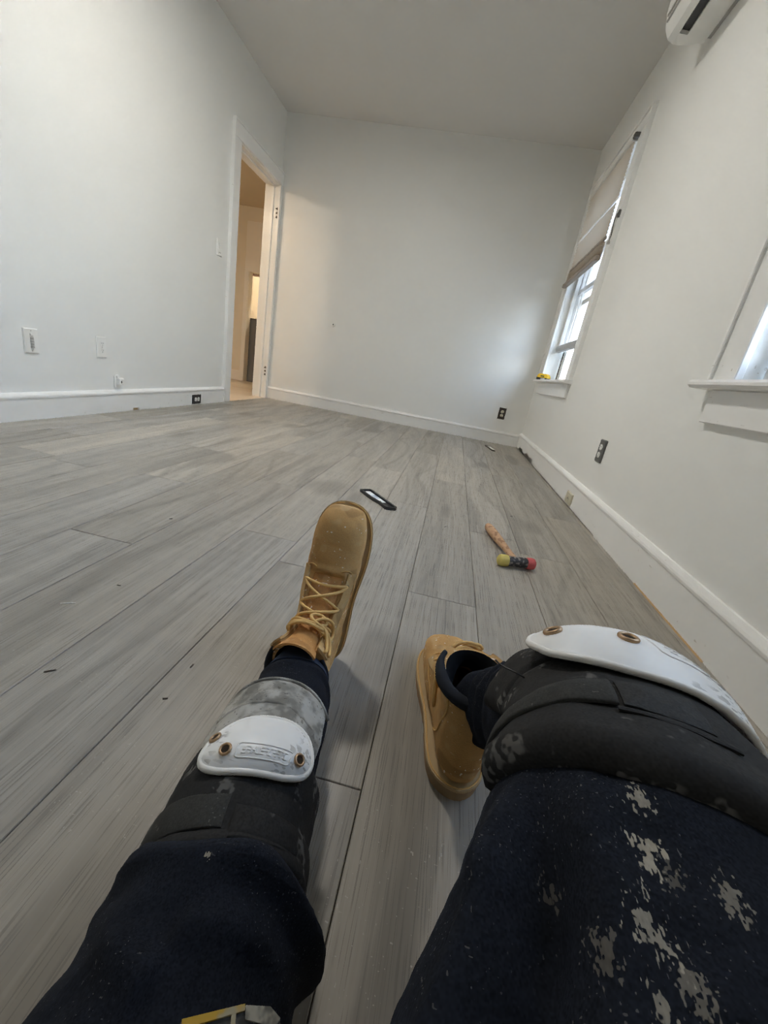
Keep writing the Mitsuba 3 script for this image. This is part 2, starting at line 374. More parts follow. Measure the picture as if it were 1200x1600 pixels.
put('baseboard_left', bl, 'm_trim'); struct('baseboard_left', 'white baseboard along the left wall')
put('baseboard_left__bare_wood', box(XL, XL + 0.0085, 2.54, 2.605, 0, 0.02), 'm_tan_wood'); part('baseboard_left__bare_wood', 'bare tan wood chip at the foot of the baseboard')
put('baseboard_back', extrude([(YB - a, z) for a, z in base_profile(BB_H)], 0, XL + 0.02, XR - BT), 'm_trim'); struct('baseboard_back', 'white baseboard along the far wall')
# right baseboard: bottom edge raised off the floor beyond y = 1.9, with a ragged broken corner
br = board_x(XR, -1, YF, YB - 0.0, BR_H)
cut = Polygon([(1.93, -0.02), (1.94, 0.005), (2.9, 0.007), (3.66, 0.008), (3.69, 0.044), (3.78, 0.042), (3.86, 0.026), (3.90, 0.044), (4.0, 0.047), (4.08, 0.020), (4.20, 0.018), (4.26, 0.038), (4.42, 0.036), (4.47, 0.005), (4.60, 0.004), (4.60, -0.02)])
br = minus(br, extrude(cut, 0, XR - 0.05, XR + 0.01))
put('baseboard_right', br, 'm_trim'); struct('baseboard_right', 'white baseboard along the right wall, broken at the far corner')
put('baseboard_right__bare_edge', extrude([(XR - BT - 0.0025, 0), (XR - BT + 0.004, 0), (XR - BT + 0.004, 0.004), (XR - BT, 0.0035)], 1, 1.02, 1.46), 'm_tan_wood'); part('baseboard_right__bare_edge', 'bare tan wood edge at the foot of the baseboard')

# ------------------------------------------------------------------ doorway and hall
def frame_box(k, *a, **kw): put('door_1__' + k, box(*a, bev=0.002), kw.get('m', 'm_trim'))
cx0, cx1 = XL - 0.004, XL + 0.019
put('door_1', cat(box(XL - WTH - 0.004, XL + 0.004, DY0 - 0.022, DY0, 0, DZ + 0.02), box(XL - WTH - 0.004, XL + 0.004, DY1, DY1 + 0.022, 0, DZ + 0.02), box(XL - WTH - 0.004, XL + 0.004, DY0, DY1, DZ, DZ + 0.022)), 'm_trim')
struct('door_1', 'open doorway with white painted frame and no door leaf')
frame_box('casing', cx0, cx1, DY0 - 0.105, DY0 + 0.004, 0, DZ + 0.006)
frame_box('casing', cx0, cx1, DY1 - 0.004, DY1 + 0.042, 0, DZ + 0.006)
frame_box('head_casing', cx0, cx1 + 0.004, DY0 - 0.105, DY1 + 0.042, DZ + 0.006, DZ + 0.106)
frame_box('crown_moulding', cx0, cx1 + 0.012, DY0 - 0.115, DY1 + 0.044, DZ + 0.106, DZ + 0.118)
frame_box('stop', XL - 0.075, XL - 0.045, DY0, DY0 + 0.012, 0, DZ); frame_box('stop', XL - 0.075, XL - 0.045, DY1 - 0.012, DY1, 0, DZ - 0.012); frame_box('stop', XL - 0.075, XL - 0.045, DY0, DY1, DZ - 0.012, DZ)
frame_box('backband', cx0, cx1 + 0.009, DY0 - 0.118, DY0 - 0.103, 0, DZ + 0.12)
for zc in (0.29, 1.80):
    frame_box('hinge', XL - 0.038, XL - 0.002, DY1 - 0.004, DY1 + 0.002, zc - 0.045, zc + 0.045, m='m_trim')
    for dz, dx in ((-0.036, 0.010), (0.0, 0.010), (0.036, 0.013)):
        put('door_1__hinge_knuckle', cat(disc((XL - dx, DY1 - 0.0045, zc + dz), (0, 1, 0), 0.0065, 0.003, 10), box(XL - 0.006, XL + 0.002, DY1 - 0.008, DY1, zc + dz - 0.010, zc + dz + 0.012)), 'm_hinge_dark')
put('door_1__threshold', box(XL - WTH - 0.02, XL + 0.004, DY0, DY1, -0.03, -0.0015), 'm_hall_floor')
# hall
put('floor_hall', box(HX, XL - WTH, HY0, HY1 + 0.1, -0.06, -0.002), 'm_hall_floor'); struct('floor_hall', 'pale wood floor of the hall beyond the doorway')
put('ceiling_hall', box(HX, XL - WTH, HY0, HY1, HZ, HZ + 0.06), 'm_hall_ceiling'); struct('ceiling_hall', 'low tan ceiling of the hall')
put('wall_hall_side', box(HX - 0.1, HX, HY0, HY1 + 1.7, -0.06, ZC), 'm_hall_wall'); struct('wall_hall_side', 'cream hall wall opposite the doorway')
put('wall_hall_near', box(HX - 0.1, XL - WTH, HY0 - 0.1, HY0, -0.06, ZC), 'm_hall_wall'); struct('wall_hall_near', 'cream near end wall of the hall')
hw = minus(box(HX, XL - WTH, HY1, HY1 + 0.1, -0.06, ZC), box(-3.085, -2.50, HY1 - 0.1, HY1 + 0.2, -0.002, 1.455))
put('wall_hall_end', hw, 'm_hall_wall'); struct('wall_hall_end', 'cream end wall of the hall with a low opening')
put('wall_hall_end__casing', minus(box(-3.145, -2.42, HY1 - 0.02, HY1, 0, 2.045, 0.002), box(-3.085, -2.5, HY1 - 0.1, HY1 + 0.1, -0.01, 1.455)), 'm_hall_trim')
put('wall_hall_end__soffit', box(HX, -2.45, HY1 + 0.1, HY1 + 0.36, 1.458, 1.50), 'm_red_brown'); part('wall_hall_end__soffit', 'dark red-brown soffit above the opening')
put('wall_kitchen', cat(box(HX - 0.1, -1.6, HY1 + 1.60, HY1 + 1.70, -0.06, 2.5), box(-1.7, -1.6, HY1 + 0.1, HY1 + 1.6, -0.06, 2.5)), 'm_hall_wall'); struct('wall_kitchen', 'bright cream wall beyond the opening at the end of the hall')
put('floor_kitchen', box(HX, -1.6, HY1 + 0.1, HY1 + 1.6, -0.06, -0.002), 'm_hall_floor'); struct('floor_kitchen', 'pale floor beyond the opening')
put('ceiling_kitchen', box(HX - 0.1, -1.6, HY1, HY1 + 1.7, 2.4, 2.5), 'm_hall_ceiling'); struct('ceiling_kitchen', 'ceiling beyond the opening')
put('kitchen_lamp', lathe([(0, 0), (0.10, 0), (0.10, 0.02), (0, 0.02)], 24, 2, (-2.2, HY1 + 0.95, 2.379)), 'm_white_plastic')
g = disc((-2.2, HY1 + 0.95, 2.35), (0, 0, 1), 0.09, 0.05, 24)
scene['kitchen_lamp__globe'] = {**mikit.ply(g, 'm_lamp'), 'emitter': {'type': 'area', 'radiance': rgb(170.0, 145.0, 105.0)}}
thing('kitchen_lamp', 'warm ceiling lamp beyond the hall, hidden behind the door jamb', 'ceiling lamp')
put('grey_cabinet', box(-3.30, -2.52, HY1 + 0.12, HY1 + 0.50, 0.0, 0.865, 0.004), 'm_grey_panel')
put('grey_cabinet__top', box(-3.30, -2.515, HY1 + 0.112, HY1 + 0.51, 0.865, 0.882, 0.003), 'm_gunmetal')
put('grey_cabinet__plinth', box(-3.28, -2.54, HY1 + 0.14, HY1 + 0.48, -0.002, 0.004), 'm_black_plastic')
thing('grey_cabinet', 'dark grey cabinet standing in the opening at the end of the hall', 'cabinet')
put('baseboard_hall', box(HX, -3.146, HY1 - 0.016, HY1, 0, 0.14, 0.003), 'm_hall_trim'); struct('baseboard_hall', 'cream baseboard at the end of the hall')
# hall lamp
put('hall_lamp', lathe([(0, 0), (0.11, 0), (0.11, 0.02), (0, 0.02)], 24, 2, (-2.98, 2.95, HZ - 0.021)), 'm_white_plastic')
g = disc((-2.98, 2.95, HZ - 0.05), (0, 0, 1), 0.10, 0.05, 24)
scene['hall_lamp__globe'] = {**mikit.ply(g, 'm_lamp'), 'emitter': {'type': 'area', 'radiance': rgb(*HALL_COL)}}
thing('hall_lamp', 'warm flush ceiling lamp in the hall, out of sight beside the doorway', 'ceiling lamp')

# ceiling lamp of the room (above the frame)
put('ceiling_light', lathe([(0, 0), (LAMP_R + 0.02, 0), (LAMP_R + 0.02, -0.035), (LAMP_R, -0.035), (LAMP_R, -0.012), (0, -0.012)][::-1], 40, 2, (*LAMP, ZC)), 'm_white_plastic')
g = disc((*LAMP, ZC - 0.021), (0, 0, 1), LAMP_R - 0.003, 0.016, 40)
scene['ceiling_light__diffuser'] = {**mikit.ply(g, 'm_lamp'), 'emitter': {'type': 'area', 'radiance': rgb(*LAMP_COL)}}
thing('ceiling_light', 'small round flush ceiling light in the room, above the top edge of the photo', 'ceiling light')

# ------------------------------------------------------------------ windows
def window(key, w, far_crown=0.06):
    y0, y1, z0, z1 = w
    X = XR
    put(key, minus(box(X + 0.006, X + 0.15, y0 - 0.02, y1 + 0.02, z0 - 0.02, z1 + 0.02), box(X - 1, X + 1, y0, y1, z0, z1)), 'm_trim')
    def b(k, *a, m='m_trim', bev=0.003): put(f'{key}__{k}', box(*a, bev=bev), m)
    b('casing', X - 0.020, X + 0.002, y0 - 0.125, y0 + 0.004, z0, z1 + 0.004)
    b('casing', X - 0.020, X + 0.002, y1 - 0.004, y1 + 0.105, z0, z1 + 0.004)
    b('head_casing', X - 0.022, X + 0.002, y0 - 0.125, y1 + 0.105, z1 + 0.004, z1 + 0.075)
    b('crown_moulding', X - 0.034, X + 0.002, y0 - 0.14, y1 + 0.12, z1 + 0.075, z1 + 0.09)
    b('backband', X - 0.030, X + 0.002, y0 - 0.14, y0 - 0.122, z0, z1 + 0.075); b('backband', X - 0.030, X + 0.002, y1 + 0.102, y1 + 0.12, z0, z1 + 0.075)
    prof = [(X + 0.07, z0 - 0.024), (X - 0.052, z0 - 0.024), (X - 0.062, z0 - 0.016), (X - 0.062, z0 - 0.008), (X - 0.056, z0), (X + 0.07, z0)]
    put(f'{key}__sill', extrude(prof, 1, y0 - 0.16, y1 + 0.15), 'm_trim')
    b('apron', X - 0.020, X + 0.002, y0 - 0.125, y1 + 0.085, z0 - 0.124, z0 - 0.024)
    zm = (z0 + z1) / 2 + 0.02
    # upper sash (outer) and lower sash (inner, raised)
    def sash(xa, za, zb, rail):
        k = f'{key}__sash'
        st = 0.045
        k = put(k, cat(box(xa, xa + 0.035, y0 + 0.012, y0 + 0.012 + st, za, zb, 0.003), box(xa, xa + 0.035, y1 - 0.012 - st, y1 - 0.012, za, zb, 0.003),
                       box(xa, xa + 0.035, y0 + 0.05, y1 - 0.05, za, za + rail, 0.003), box(xa, xa + 0.035, y0 + 0.05, y1 - 0.05, zb - 0.045, zb, 0.003)), 'm_trim')
        P = A([[[xa + 0.018, y0 + 0.055, za + rail - 0.005], [xa + 0.018, y0 + 0.055, zb - 0.04]], [[xa + 0.018, y1 - 0.055, za + rail - 0.005], [xa + 0.018, y1 - 0.055, zb - 0.04]]])
        v = P.reshape(-1, 3)
        n = len([q for q in scene if q.startswith(f'{key}__pane')])
        put(f'{key}__pane', trimesh.Trimesh(v, [[0, 2, 3], [0, 3, 1]], process=False), 'm_pane')
        return k
    sash(X + 0.085, zm - 0.02, z1, 0.04)
    return sash
sash = window('window_1', W1); struct('window_1', 'tall white window in the far part of the right wall, half covered by a blind')
sash(XR + 0.045, 0.965, 0.965 + 0.74, 0.055)
k = 'window_1__sash_rail'
rr = [(XR + 0.045 + 0.0, 0.955), (XR + 0.035, 0.962), (XR + 0.030, 0.985), (XR + 0.034, 1.008), (XR + 0.045, 1.016), (XR + 0.06, 1.016), (XR + 0.06, 0.955)]
put(k, extrude(rr, 1, W1[0] + 0.03, W1[1] - 0.045), 'm_steel_grey'); part(k, 'rounded grey bottom rail of the raised sash')
# storm window track and screen frame below the raised sash
for yy, ww, mm in ((W1[1] - 0.040, 0.012, 'm_white_line'), (W1[1] - 0.075, 0.010, 'm_black_plastic'), (W1[1] - 0.125, 0.018, 'm_white_line'), (W1[1] - 0.165, 0.014, 'm_steel_grey'), (W1[0] + 0.02, 0.015, 'm_white_line')):
    put('window_1__track', box(XR + 0.100, XR + 0.118, yy - ww, yy + ww, W1[2], W1[3] if mm == 'm_white_line' else 0.97, 0.002), mm)
put('window_1__storm_rail', box(XR + 0.120, XR + 0.135, W1[0], W1[1], 1.36, 1.40, 0.003), 'm_white_line')
sash2 = window('window_2', W2); struct('window_2', 'white window nearest the viewer on the right wall, cut by the photo edge')
sash2(XR + 0.045, W2[2] + 0.002, 1.45, 0.06)

# blind in window 1
SX, SY0, SY1 = XR - 0.036, W1[0] + 0.020, W1[1] + 0.0
def pleats(z0, z1, n, depth, x):
    zz = np.linspace(z1, z0, 2 * n + 1); P = np.zeros((2 * n + 1, 2, 3))
    for i, z in enumerate(zz):
        d = depth if i % 2 else 0.0
        P[i, 0] = (x - d, SY0, z); P[i, 1] = (x - d, SY1, z)
    v = P.reshape(-1, 3); f = []
    for i in range(2 * n): f += [[2 * i, 2 * i + 1, 2 * i + 3], [2 * i, 2 * i + 3, 2 * i + 2]]
    return trimesh.Trimesh(v, f, process=False)
thing('pleated_blind', 'cream pleated blind drawn half down in the far window of the right wall', 'blind')
put('pleated_blind__fabric', pleats(1.850, 2.165, 15, 0.010, SX + 0.012), 'm_shade'); put('pleated_blind__fabric', pleats(1.634, 1.838, 10, 0.010, SX + 0.012), 'm_shade')
put('pleated_blind__stack', pleats(1.588, 1.606, 2, 0.022, SX + 0.014), 'm_shade'); put('pleated_blind__stack', pleats(1.558, 1.582, 2, 0.022, SX + 0.014), 'm_shade'); put('pleated_blind__stack', pleats(1.52, 1.553, 4, 0.026, SX + 0.016), 'm_shade'); part('pleated_blind__stack', 'folds gathered above the bottom rail')
put('pleated_blind__head_rail', box(SX - 0.014, SX + 0.03, SY0, SY1, 2.155, 2.185, 0.003), 'm_white_plastic')
put('pleated_blind__cross_rail', box(SX + 0.002, SX + 0.012, SY0, SY1, 1.848, 1.853, 0.001), 'm_white_line'); part('pleated_blind__cross_rail', 'thin white rail above a bright slit across the blind')
put('pleated_blind__cross_rail', box(SX - 0.002, SX + 0.014, SY0, SY1, 1.616, 1.634, 0.002), 'm_taupe')
put('pleated_blind__bottom_rail', box(SX - 0.026, SX + 0.012, SY0 - 0.002, SY1 + 0.002, 1.488, 1.520, 0.005), 'm_taupe'); part('pleated_blind__bottom_rail', 'taupe bottom rail')
put('pleated_blind__bracket', box(XR - 0.050, XR - 0.018, W1[0] - 0.020, W1[0] + 0.018, 2.160, 2.186, 0.003), 'm_gunmetal'); part('pleated_blind__bracket', 'dark mounting bracket')
# cord cleat on the near casing
thing('cord_cleat', 'slim white cord holder with dark cord on the near casing of the far window', 'cord holder')
put('cord_cleat', box(XR - 0.036, XR - 0.022, 3.245, 3.275, 1.56, 1.70, 0.004), 'm_white_plastic')
put('cord_cleat__cord', tube([(XR - 0.040, 3.244, 1.715), (XR - 0.045, 3.242, 1.66), (XR - 0.040, 3.246, 1.60), (XR - 0.038, 3.262, 1.563)], 0.003, 8), 'm_gunmetal', smooth=True)
put('cord_cleat__hook', box(XR - 0.046, XR - 0.022, 3.250, 3.280, 1.550, 1.568, 0.004), 'm_steel_grey'); put('cord_cleat__hook', box(XR - 0.038, XR - 0.022, 3.242, 3.254, 1.69, 1.735, 0.003), 'm_gunmetal')

# outside: a neighbouring house with white boards, and the ground
put('neighbour_house', box(2.75, 5.2, 1.9, 12.0, -0.6, 4.6), 'm_siding')
for i in range(16):
    put('neighbour_house__board', box(2.715, 2.752, 1.92 + i * 0.25, 1.92 + i * 0.25 + 0.235, -0.6, 4.6, 0.006), 'm_siding')
thing('neighbour_house', 'pale boarded side of the house next door, seen through the far window', 'house')
put('ground', box(0.95, 40, -30, 40, -0.9, -0.6), 'm_earth'); struct('ground', 'bare ground outside the windows')

# ------------------------------------------------------------------ wall plates
def plate(key, c, wall, w, h, mat, kind, recmat, label, catg='outlet', th=0.008):
    """wall: 'left','right','back'; local u along the wall, v up; built on the wall face"""
    def loc(mesh):           # mesh is built in (u, v, out)
        v = A(mesh.vertices)
        if wall == 'left': w_ = np.stack([c[0] + v[:, 2], c[1] + v[:, 0], c[2] + v[:, 1]], 1); flip = False
        elif wall == 'right': w_ = np.stack([c[0] - v[:, 2], c[1] - v[:, 0], c[2] + v[:, 1]], 1); flip = False
        else: w_ = np.stack([c[0] + v[:, 0], c[1] - v[:, 2], c[2] + v[:, 1]], 1); flip = False
        m = trimesh.Trimesh(w_, mesh.faces, process=False)
        if m.volume < 0: m.invert()
        return m
    ppl = trimesh.convex.convex_hull(A([(sx * (w / 2 - e), sy * (h / 2 - e), z) for sx in (-1, 1) for sy in (-1, 1) for e, z in ((0, 0), (0, th * 0.5), (0.004, th))]))
    put(key, loc(ppl), mat)
    if kind == 'duplex' or kind == 'duplex_h':
        for s in (-1, 1):
            a = np.linspace(0, 2 * np.pi, 24, endpoint=False)
            px, py = 0.0172 * np.cos(a), np.clip(0.0172 * np.sin(a), -0.0135, 0.0135)
            if kind == 'duplex_h': px, py = py, px
            dx, dy = (0, s * 0.0195) if kind == 'duplex' else (s * 0.0195, 0)
            face = trimesh.creation.extrude_polygon(Polygon(list(zip(px + dx, py + dy))), 0.0025, engine='earcut'); face.apply_translation([0, 0, th - 0.0005])
            rk = put(key + '__receptacle', loc(face), recmat)
            for sl, (ux, uy, hw, hh) in enumerate(((-0.0063, 0.003, 0.0011, 0.0042), (0.0063, 0.003, 0.0011, 0.0034), (0, -0.007, 0.0022, 0.0022))):
                if kind == 'duplex_h': ux, uy, hw, hh = uy, ux, hh, hw
                put(rk + '__slot', loc(box(dx + ux - hw, dx + ux + hw, dy + uy - hh, dy + uy + hh, th + 0.0019, th + 0.0026)), 'm_black_plastic')
        put(key + '__screw', loc(disc((0, 0, th), (0, 0, 1), 0.003, 0.0016, 12)), 'm_steel_grey')
    elif kind == 'jacks':
        for i, dy in enumerate((0.030, 0.011, -0.002, -0.015, -0.028)):
            put(key + '__jack', loc(cat(box(-0.008, 0.008, dy - 0.005, dy + 0.005, th - 0.001, th + 0.006, 0.001))), 'm_steel_grey' if i else 'm_white_plastic')
        for dy in (0.047, -0.047): put(key + '__screw', loc(disc((0, dy, th), (0, 0, 1), 0.003, 0.0016, 12)), 'm_steel_grey')
    elif kind == 'switch':
        put(key + '__rocker', loc(trimesh.convex.convex_hull(A([(sx * 0.0165, y, z) for sx in (-1, 1) for y, z in ((-0.033, th - 0.001), (0.033, th - 0.001), (-0.033, th + 0.001), (0.033, th + 0.006))]))), recmat)
        put(key + '__gap', loc(box(-0.0175, 0.0175, -0.0365, -0.0335, th - 0.001, th + 0.0008)), 'm_gunmetal')
    elif kind == 'single':
        put(key + '__receptacle', loc(cat(disc((0, 0.0, th + 0.001), (0, 0, 1), 0.018, 0.004, 24))), recmat)
        put(key + '__slot', loc(cat(box(-0.007, -0.005, -0.004, 0.006, th + 0.002, th + 0.0036), box(0.005, 0.007, -0.004, 0.006, th + 0.002, th + 0.0036))), 'm_brown_plate')
    thing(key, label, catg)
plate('jack_plate', (XL, 1.888, 0.385), 'left', 0.076, 0.117, 'm_white_plastic', 'jacks', 'm_white_plastic', 'white wall plate with a column of small jacks, leftmost on the left wall', 'wall plate')
plate('wall_outlet', (XL, 2.320, 0.385), 'left', 0.072, 0.116, 'm_white_plastic', 'duplex', 'm_white_plastic', 'white double outlet on the left wall beside the jack plate')
plate('baseboard_outlet', (XL + BT - 0.002, 3.258, 0.044), 'left', 0.116, 0.074, 'm_black_plastic', 'duplex_h', 'm_white_plastic', 'black outlet plate with white sockets set sideways in the left baseboard near the doorway')
plate('light_switch', (XL, 3.552, 1.228), 'left', 0.075, 0.118, 'm_white_plastic', 'switch', 'm_white_plastic', 'white light switch on the left wall beside the doorway', 'light switch')
plate('far_wall_outlet', (0.5355, YB, 0.316), 'back', 0.072, 0.117, 'm_brown_plate', 'duplex', 'm_beige_plate', 'dark brown double outlet low on the far wall')
plate('right_wall_outlet', (XR, 2.245, 0.357), 'right', 0.078, 0.114, 'm_gunmetal', 'duplex', 'm_white_plastic', 'dark grey outlet plate with white sockets on the right wall between the windows', th=0.010)
plate('floor_level_outlet', (XR - BT + 0.002, 2.428, 0.046), 'right', 0.115, 0.068, 'm_beige_plate', 'single', 'm_beige_plate', 'beige outlet set in the right baseboard just above the floor')
# surface phone jack on the left wall
thing('phone_jack', 'small white surface jack box just above the left baseboard', 'phone jack')
put('phone_jack', box(XL, XL + 0.012, 2.405, 2.445, 0.150, 0.222, 0.003), 'm_white_plastic')
put('phone_jack__body', box(XL + 0.010, XL + 0.040, 2.412, 2.452, 0.170, 0.212, 0.004), 'm_white_plastic')
put('phone_jack__knob', disc((XL + 0.014, 2.424, 0.221), (1, 0, 0), 0.010, 0.02, 16), 'm_white_plastic')
put('phone_jack__socket', box(XL + 0.0395, XL + 0.0405, 2.420, 2.430, 0.182, 0.196), 'm_gunmetal')
# cable stub on the far wall
thing('cable_bushing', 'small round white cable bushing with a dark hole on the far wall', 'cable bushing')
put('cable_bushing', lathe([(0.0065, 0.0), (0.019, 0.0), (0.020, 0.006), (0.017, 0.018), (0.0065, 0.018)], 24, 1, (-1.404, YB - 0.018, 0.884)), 'm_white_plastic', smooth=40)
put('cable_bushing__hole', disc((-1.404, YB - 0.008, 0.884), (0, 1, 0), 0.0075, 0.015, 16), 'm_black_plastic')

# ------------------------------------------------------------------ air conditioner, top right
ax0, ay0, ay1, az0, az1 = XR, 1.86, 2.705, 2.205, 2.505
D = 0.215
prof = [(XR - 0.018, az0 + 0.012), (XR - 0.120, az0 - 0.004), (XR - 0.155, az0 - 0.001), (XR - 0.180, az0 + 0.012), (XR - 0.201, az0 + 0.045), (XR - D, az0 + 0.10), (XR - D - 0.002, az0 + 0.20), (XR - D + 0.006, az1 - 0.015), (XR - D + 0.03, az1), (XR - 0.018, az1)]
body = extrude(prof, 1, ay0, ay1)
slot = extrude([(XR - 0.156, az0 - 0.03), (XR - 0.118, az0 - 0.03), (XR - 0.110, az0 + 0.05), (XR - 0.148, az0 + 0.05)], 1, ay0 + 0.05, ay1 - 0.065)
body = minus(body, slot)
thing('air_conditioner', 'white wall-mounted air conditioner at the top right under the ceiling', 'air conditioner')
put('air_conditioner', body, 'm_white_plastic', smooth=28)
put('air_conditioner__vent', extrude([(XR - 0.150, az0 + 0.012), (XR - 0.114, az0 + 0.010), (XR - 0.110, az0 + 0.049), (XR - 0.147, az0 + 0.049)], 1, ay0 + 0.052, ay1 - 0.067), 'm_black_plastic')
put('air_conditioner__louvre', extrude([(XR - 0.176, az0 + 0.004), (XR - 0.157, az0 - 0.006), (XR - 0.154, az0 - 0.003), (XR - 0.174, az0 + 0.0075)], 1, ay0 + 0.05, ay1 - 0.065), 'm_white_plastic')
for dz in (0.058, 0.078):
    put('air_conditioner__seam', extrude([(XR - 0.2055 - (dz - 0.058) * .4, az0 + dz), (XR - 0.2105 - (dz - 0.058) * .25, az0 + dz + 0.002), (XR - 0.2125 - (dz - 0.058) * .2, az0 + dz + 0.006), (XR - 0.204, az0 + dz + 0.005)], 1, ay0 + 0.02, ay1 - 0.02), 'm_steel_grey')
put('air_conditioner__back_plate', box(XR - 0.020, XR, ay0 + 0.02, ay1 - 0.02, az0 + 0.018, az1 - 0.02), 'm_steel_grey')

# ------------------------------------------------------------------ things on the floor and the sill
def rotz(m, a, at):
    m = m.copy(); m.apply_transform(trimesh.transformations.rotation_matrix(a, [0, 0, 1])); m.apply_translation(at); return m
# mallet: handle from the far end (0.262, 1.70) to the head (0.325, 1.385)
h0, h1 = A([0.258, 1.690, 0.018]), A([0.327, 1.372, 0.024])
hd = (h1 - h0) / np.linalg.norm(h1 - h0)
thing('mallet', 'wooden-handled mallet with one yellow and one red tip lying on the floor', 'mallet')
L = np.linalg.norm(h1 - h0)
st = [(0, 0.013), (0.01, 0.0165), (0.05, 0.018), (0.11, 0.0175), (0.15, 0.0165), (0.20, 0.0135), (0.26, 0.0115), (L, 0.011)]
put('mallet', tube([h0 + hd * s for s, r in st], [r for s, r in st], 16, sub=4), 'm_handle', smooth=50)
hx = A([0.972, 0.235, 0.0]); hx /= np.linalg.norm(hx); hc = A([0.335, 1.362, 0.0205])
def along(prof, n=28):
    m = trimesh.creation.revolve(A(prof, float), sections=n); m.apply_transform(trimesh.geometry.align_vectors([0, 0, 1], hx)); m.apply_translation(hc); return m
put('mallet__head', along([(0, -0.036), (0.0165, -0.036), (0.0175, -0.030), (0.0175, 0.030), (0.0165, 0.036), (0, 0.036)]), 'm_mallet_head', smooth=40); part('mallet__head', 'worn dark metal head')
put('mallet__tip', along([(0, -0.068), (0.012, -0.0685), (0.0185, -0.064), (0.0205, -0.055), (0.0205, -0.042), (0.019, -0.034), (0, -0.034)]), 'm_yellow_tip', smooth=40); part('mallet__tip', 'yellow plastic tip')
put('mallet__tip', along([(0, 0.034), (0.019, 0.034), (0.0205, 0.042), (0.0205, 0.052), (0.0185, 0.061), (0.012, 0.066), (0, 0.0665)]), 'm_red_tip', smooth=40); part('mallet__tip_001', 'red plastic tip')
# black tray-like tool with label
ta, tc = A([-0.334, 1.841]), A([-0.181, 1.657])
thing('black_tool', 'slim black tray-shaped tool with white and blue label on the floor past the boots', 'tool')
tv = tc - ta; TL = np.linalg.norm(tv); ang = math.atan2(tv[1], tv[0])
tw = 0.058
outline = Polygon([(0, 0), (0.10, -0.002), (0.155, 0.004), (0.165, 0.008), (TL - 0.01, 0.004), (TL, 0.010), (TL + 0.012, tw - 0.012), (TL + 0.002, tw), (0.02, tw + 0.002), (0, tw - 0.002)])
inner = outline.buffer(-0.009)
tray = trimesh.creation.extrude_polygon(outline.difference(inner), 0.013, engine='earcut')
tpos = (ta[0], ta[1], 0.0)
put('black_tool', rotz(tray, ang, tpos), 'm_black_plastic')
put('black_tool__bed', rotz(trimesh.creation.extrude_polygon(outline.buffer(-0.008), 0.006, engine='earcut'), ang, tpos), 'm_black_plastic')
lab = box(0.018, 0.170, 0.014, tw - 0.013, 0.006, 0.0072)
luv = np.stack([(A(lab.vertices)[:, 1] - 0.014) / (tw - 0.027), (A(lab.vertices)[:, 0] - 0.018) / 0.152], 1)
put('black_tool__label', rotz(lab, ang, tpos), 'm_tray_label', uv=luv); part('black_tool__label', 'white label with a blue band')
# cordless tool battery on the far sill
bt = A([0.784, 4.282, W1[2]])
thing('tool_battery', 'yellow and black tool battery on the sill of the far window', 'battery')
put('tool_battery', rotz(box(-0.036, 0.036, -0.055, 0.055, 0.0, 0.024, 0.005), 0.92, bt), 'm_black_plastic')
put('tool_battery__shell', rotz(trimesh.convex.convex_hull(A([(sx * w_, sy * l_, z) for sx in (-1, 1) for sy in (-1, 1) for w_, l_, z in ((0.033, 0.052, 0.022), (0.033, 0.050, 0.042), (0.024, 0.038, 0.058))])), 0.92, bt), 'm_tool_yellow')
put('tool_battery__latch', rotz(box(-0.0375, -0.032, -0.03, 0.012, 0.006, 0.018, 0.001), 0.92, bt), 'm_steel_grey')
put('tool_battery__label', rotz(box(-0.0338, -0.0325, -0.018, 0.018, 0.030, 0.040), 0.92, bt), 'm_brown_plate')
# small scrap near the far right corner
sc = extrude([(0, 0), (0.05, 0), (0.05, 0.004), (0, 0.004)], 1, 0, 0.20)
thing('scrap', 'small dark offcut with a pale face lying near the far right corner of the floor', 'scrap')
put('scrap', rotz(box(-0.018, 0.014, -0.13, 0.13, 0, 0.010, 0.002), 0.20, (0.452, 4.13, 0.0)), 'm_brown_plate')
put('scrap__face', rotz(box(-0.010, 0.012, -0.12, 0.05, 0.0095, 0.012, 0.001), 0.20, (0.452, 4.13, 0.0)), 'm_white_plastic')
# splinters
thing('white_sliver', 'thin white sliver lying on the floor in front of the left wall', 'sliver')
put('white_sliver', rotz(box(-0.0125, 0.0125, -0.0009, 0.0009, 0, 0.0014, 0.0003), 0.55, (-0.684, 0.638, 0.0)), 'm_white_plastic')

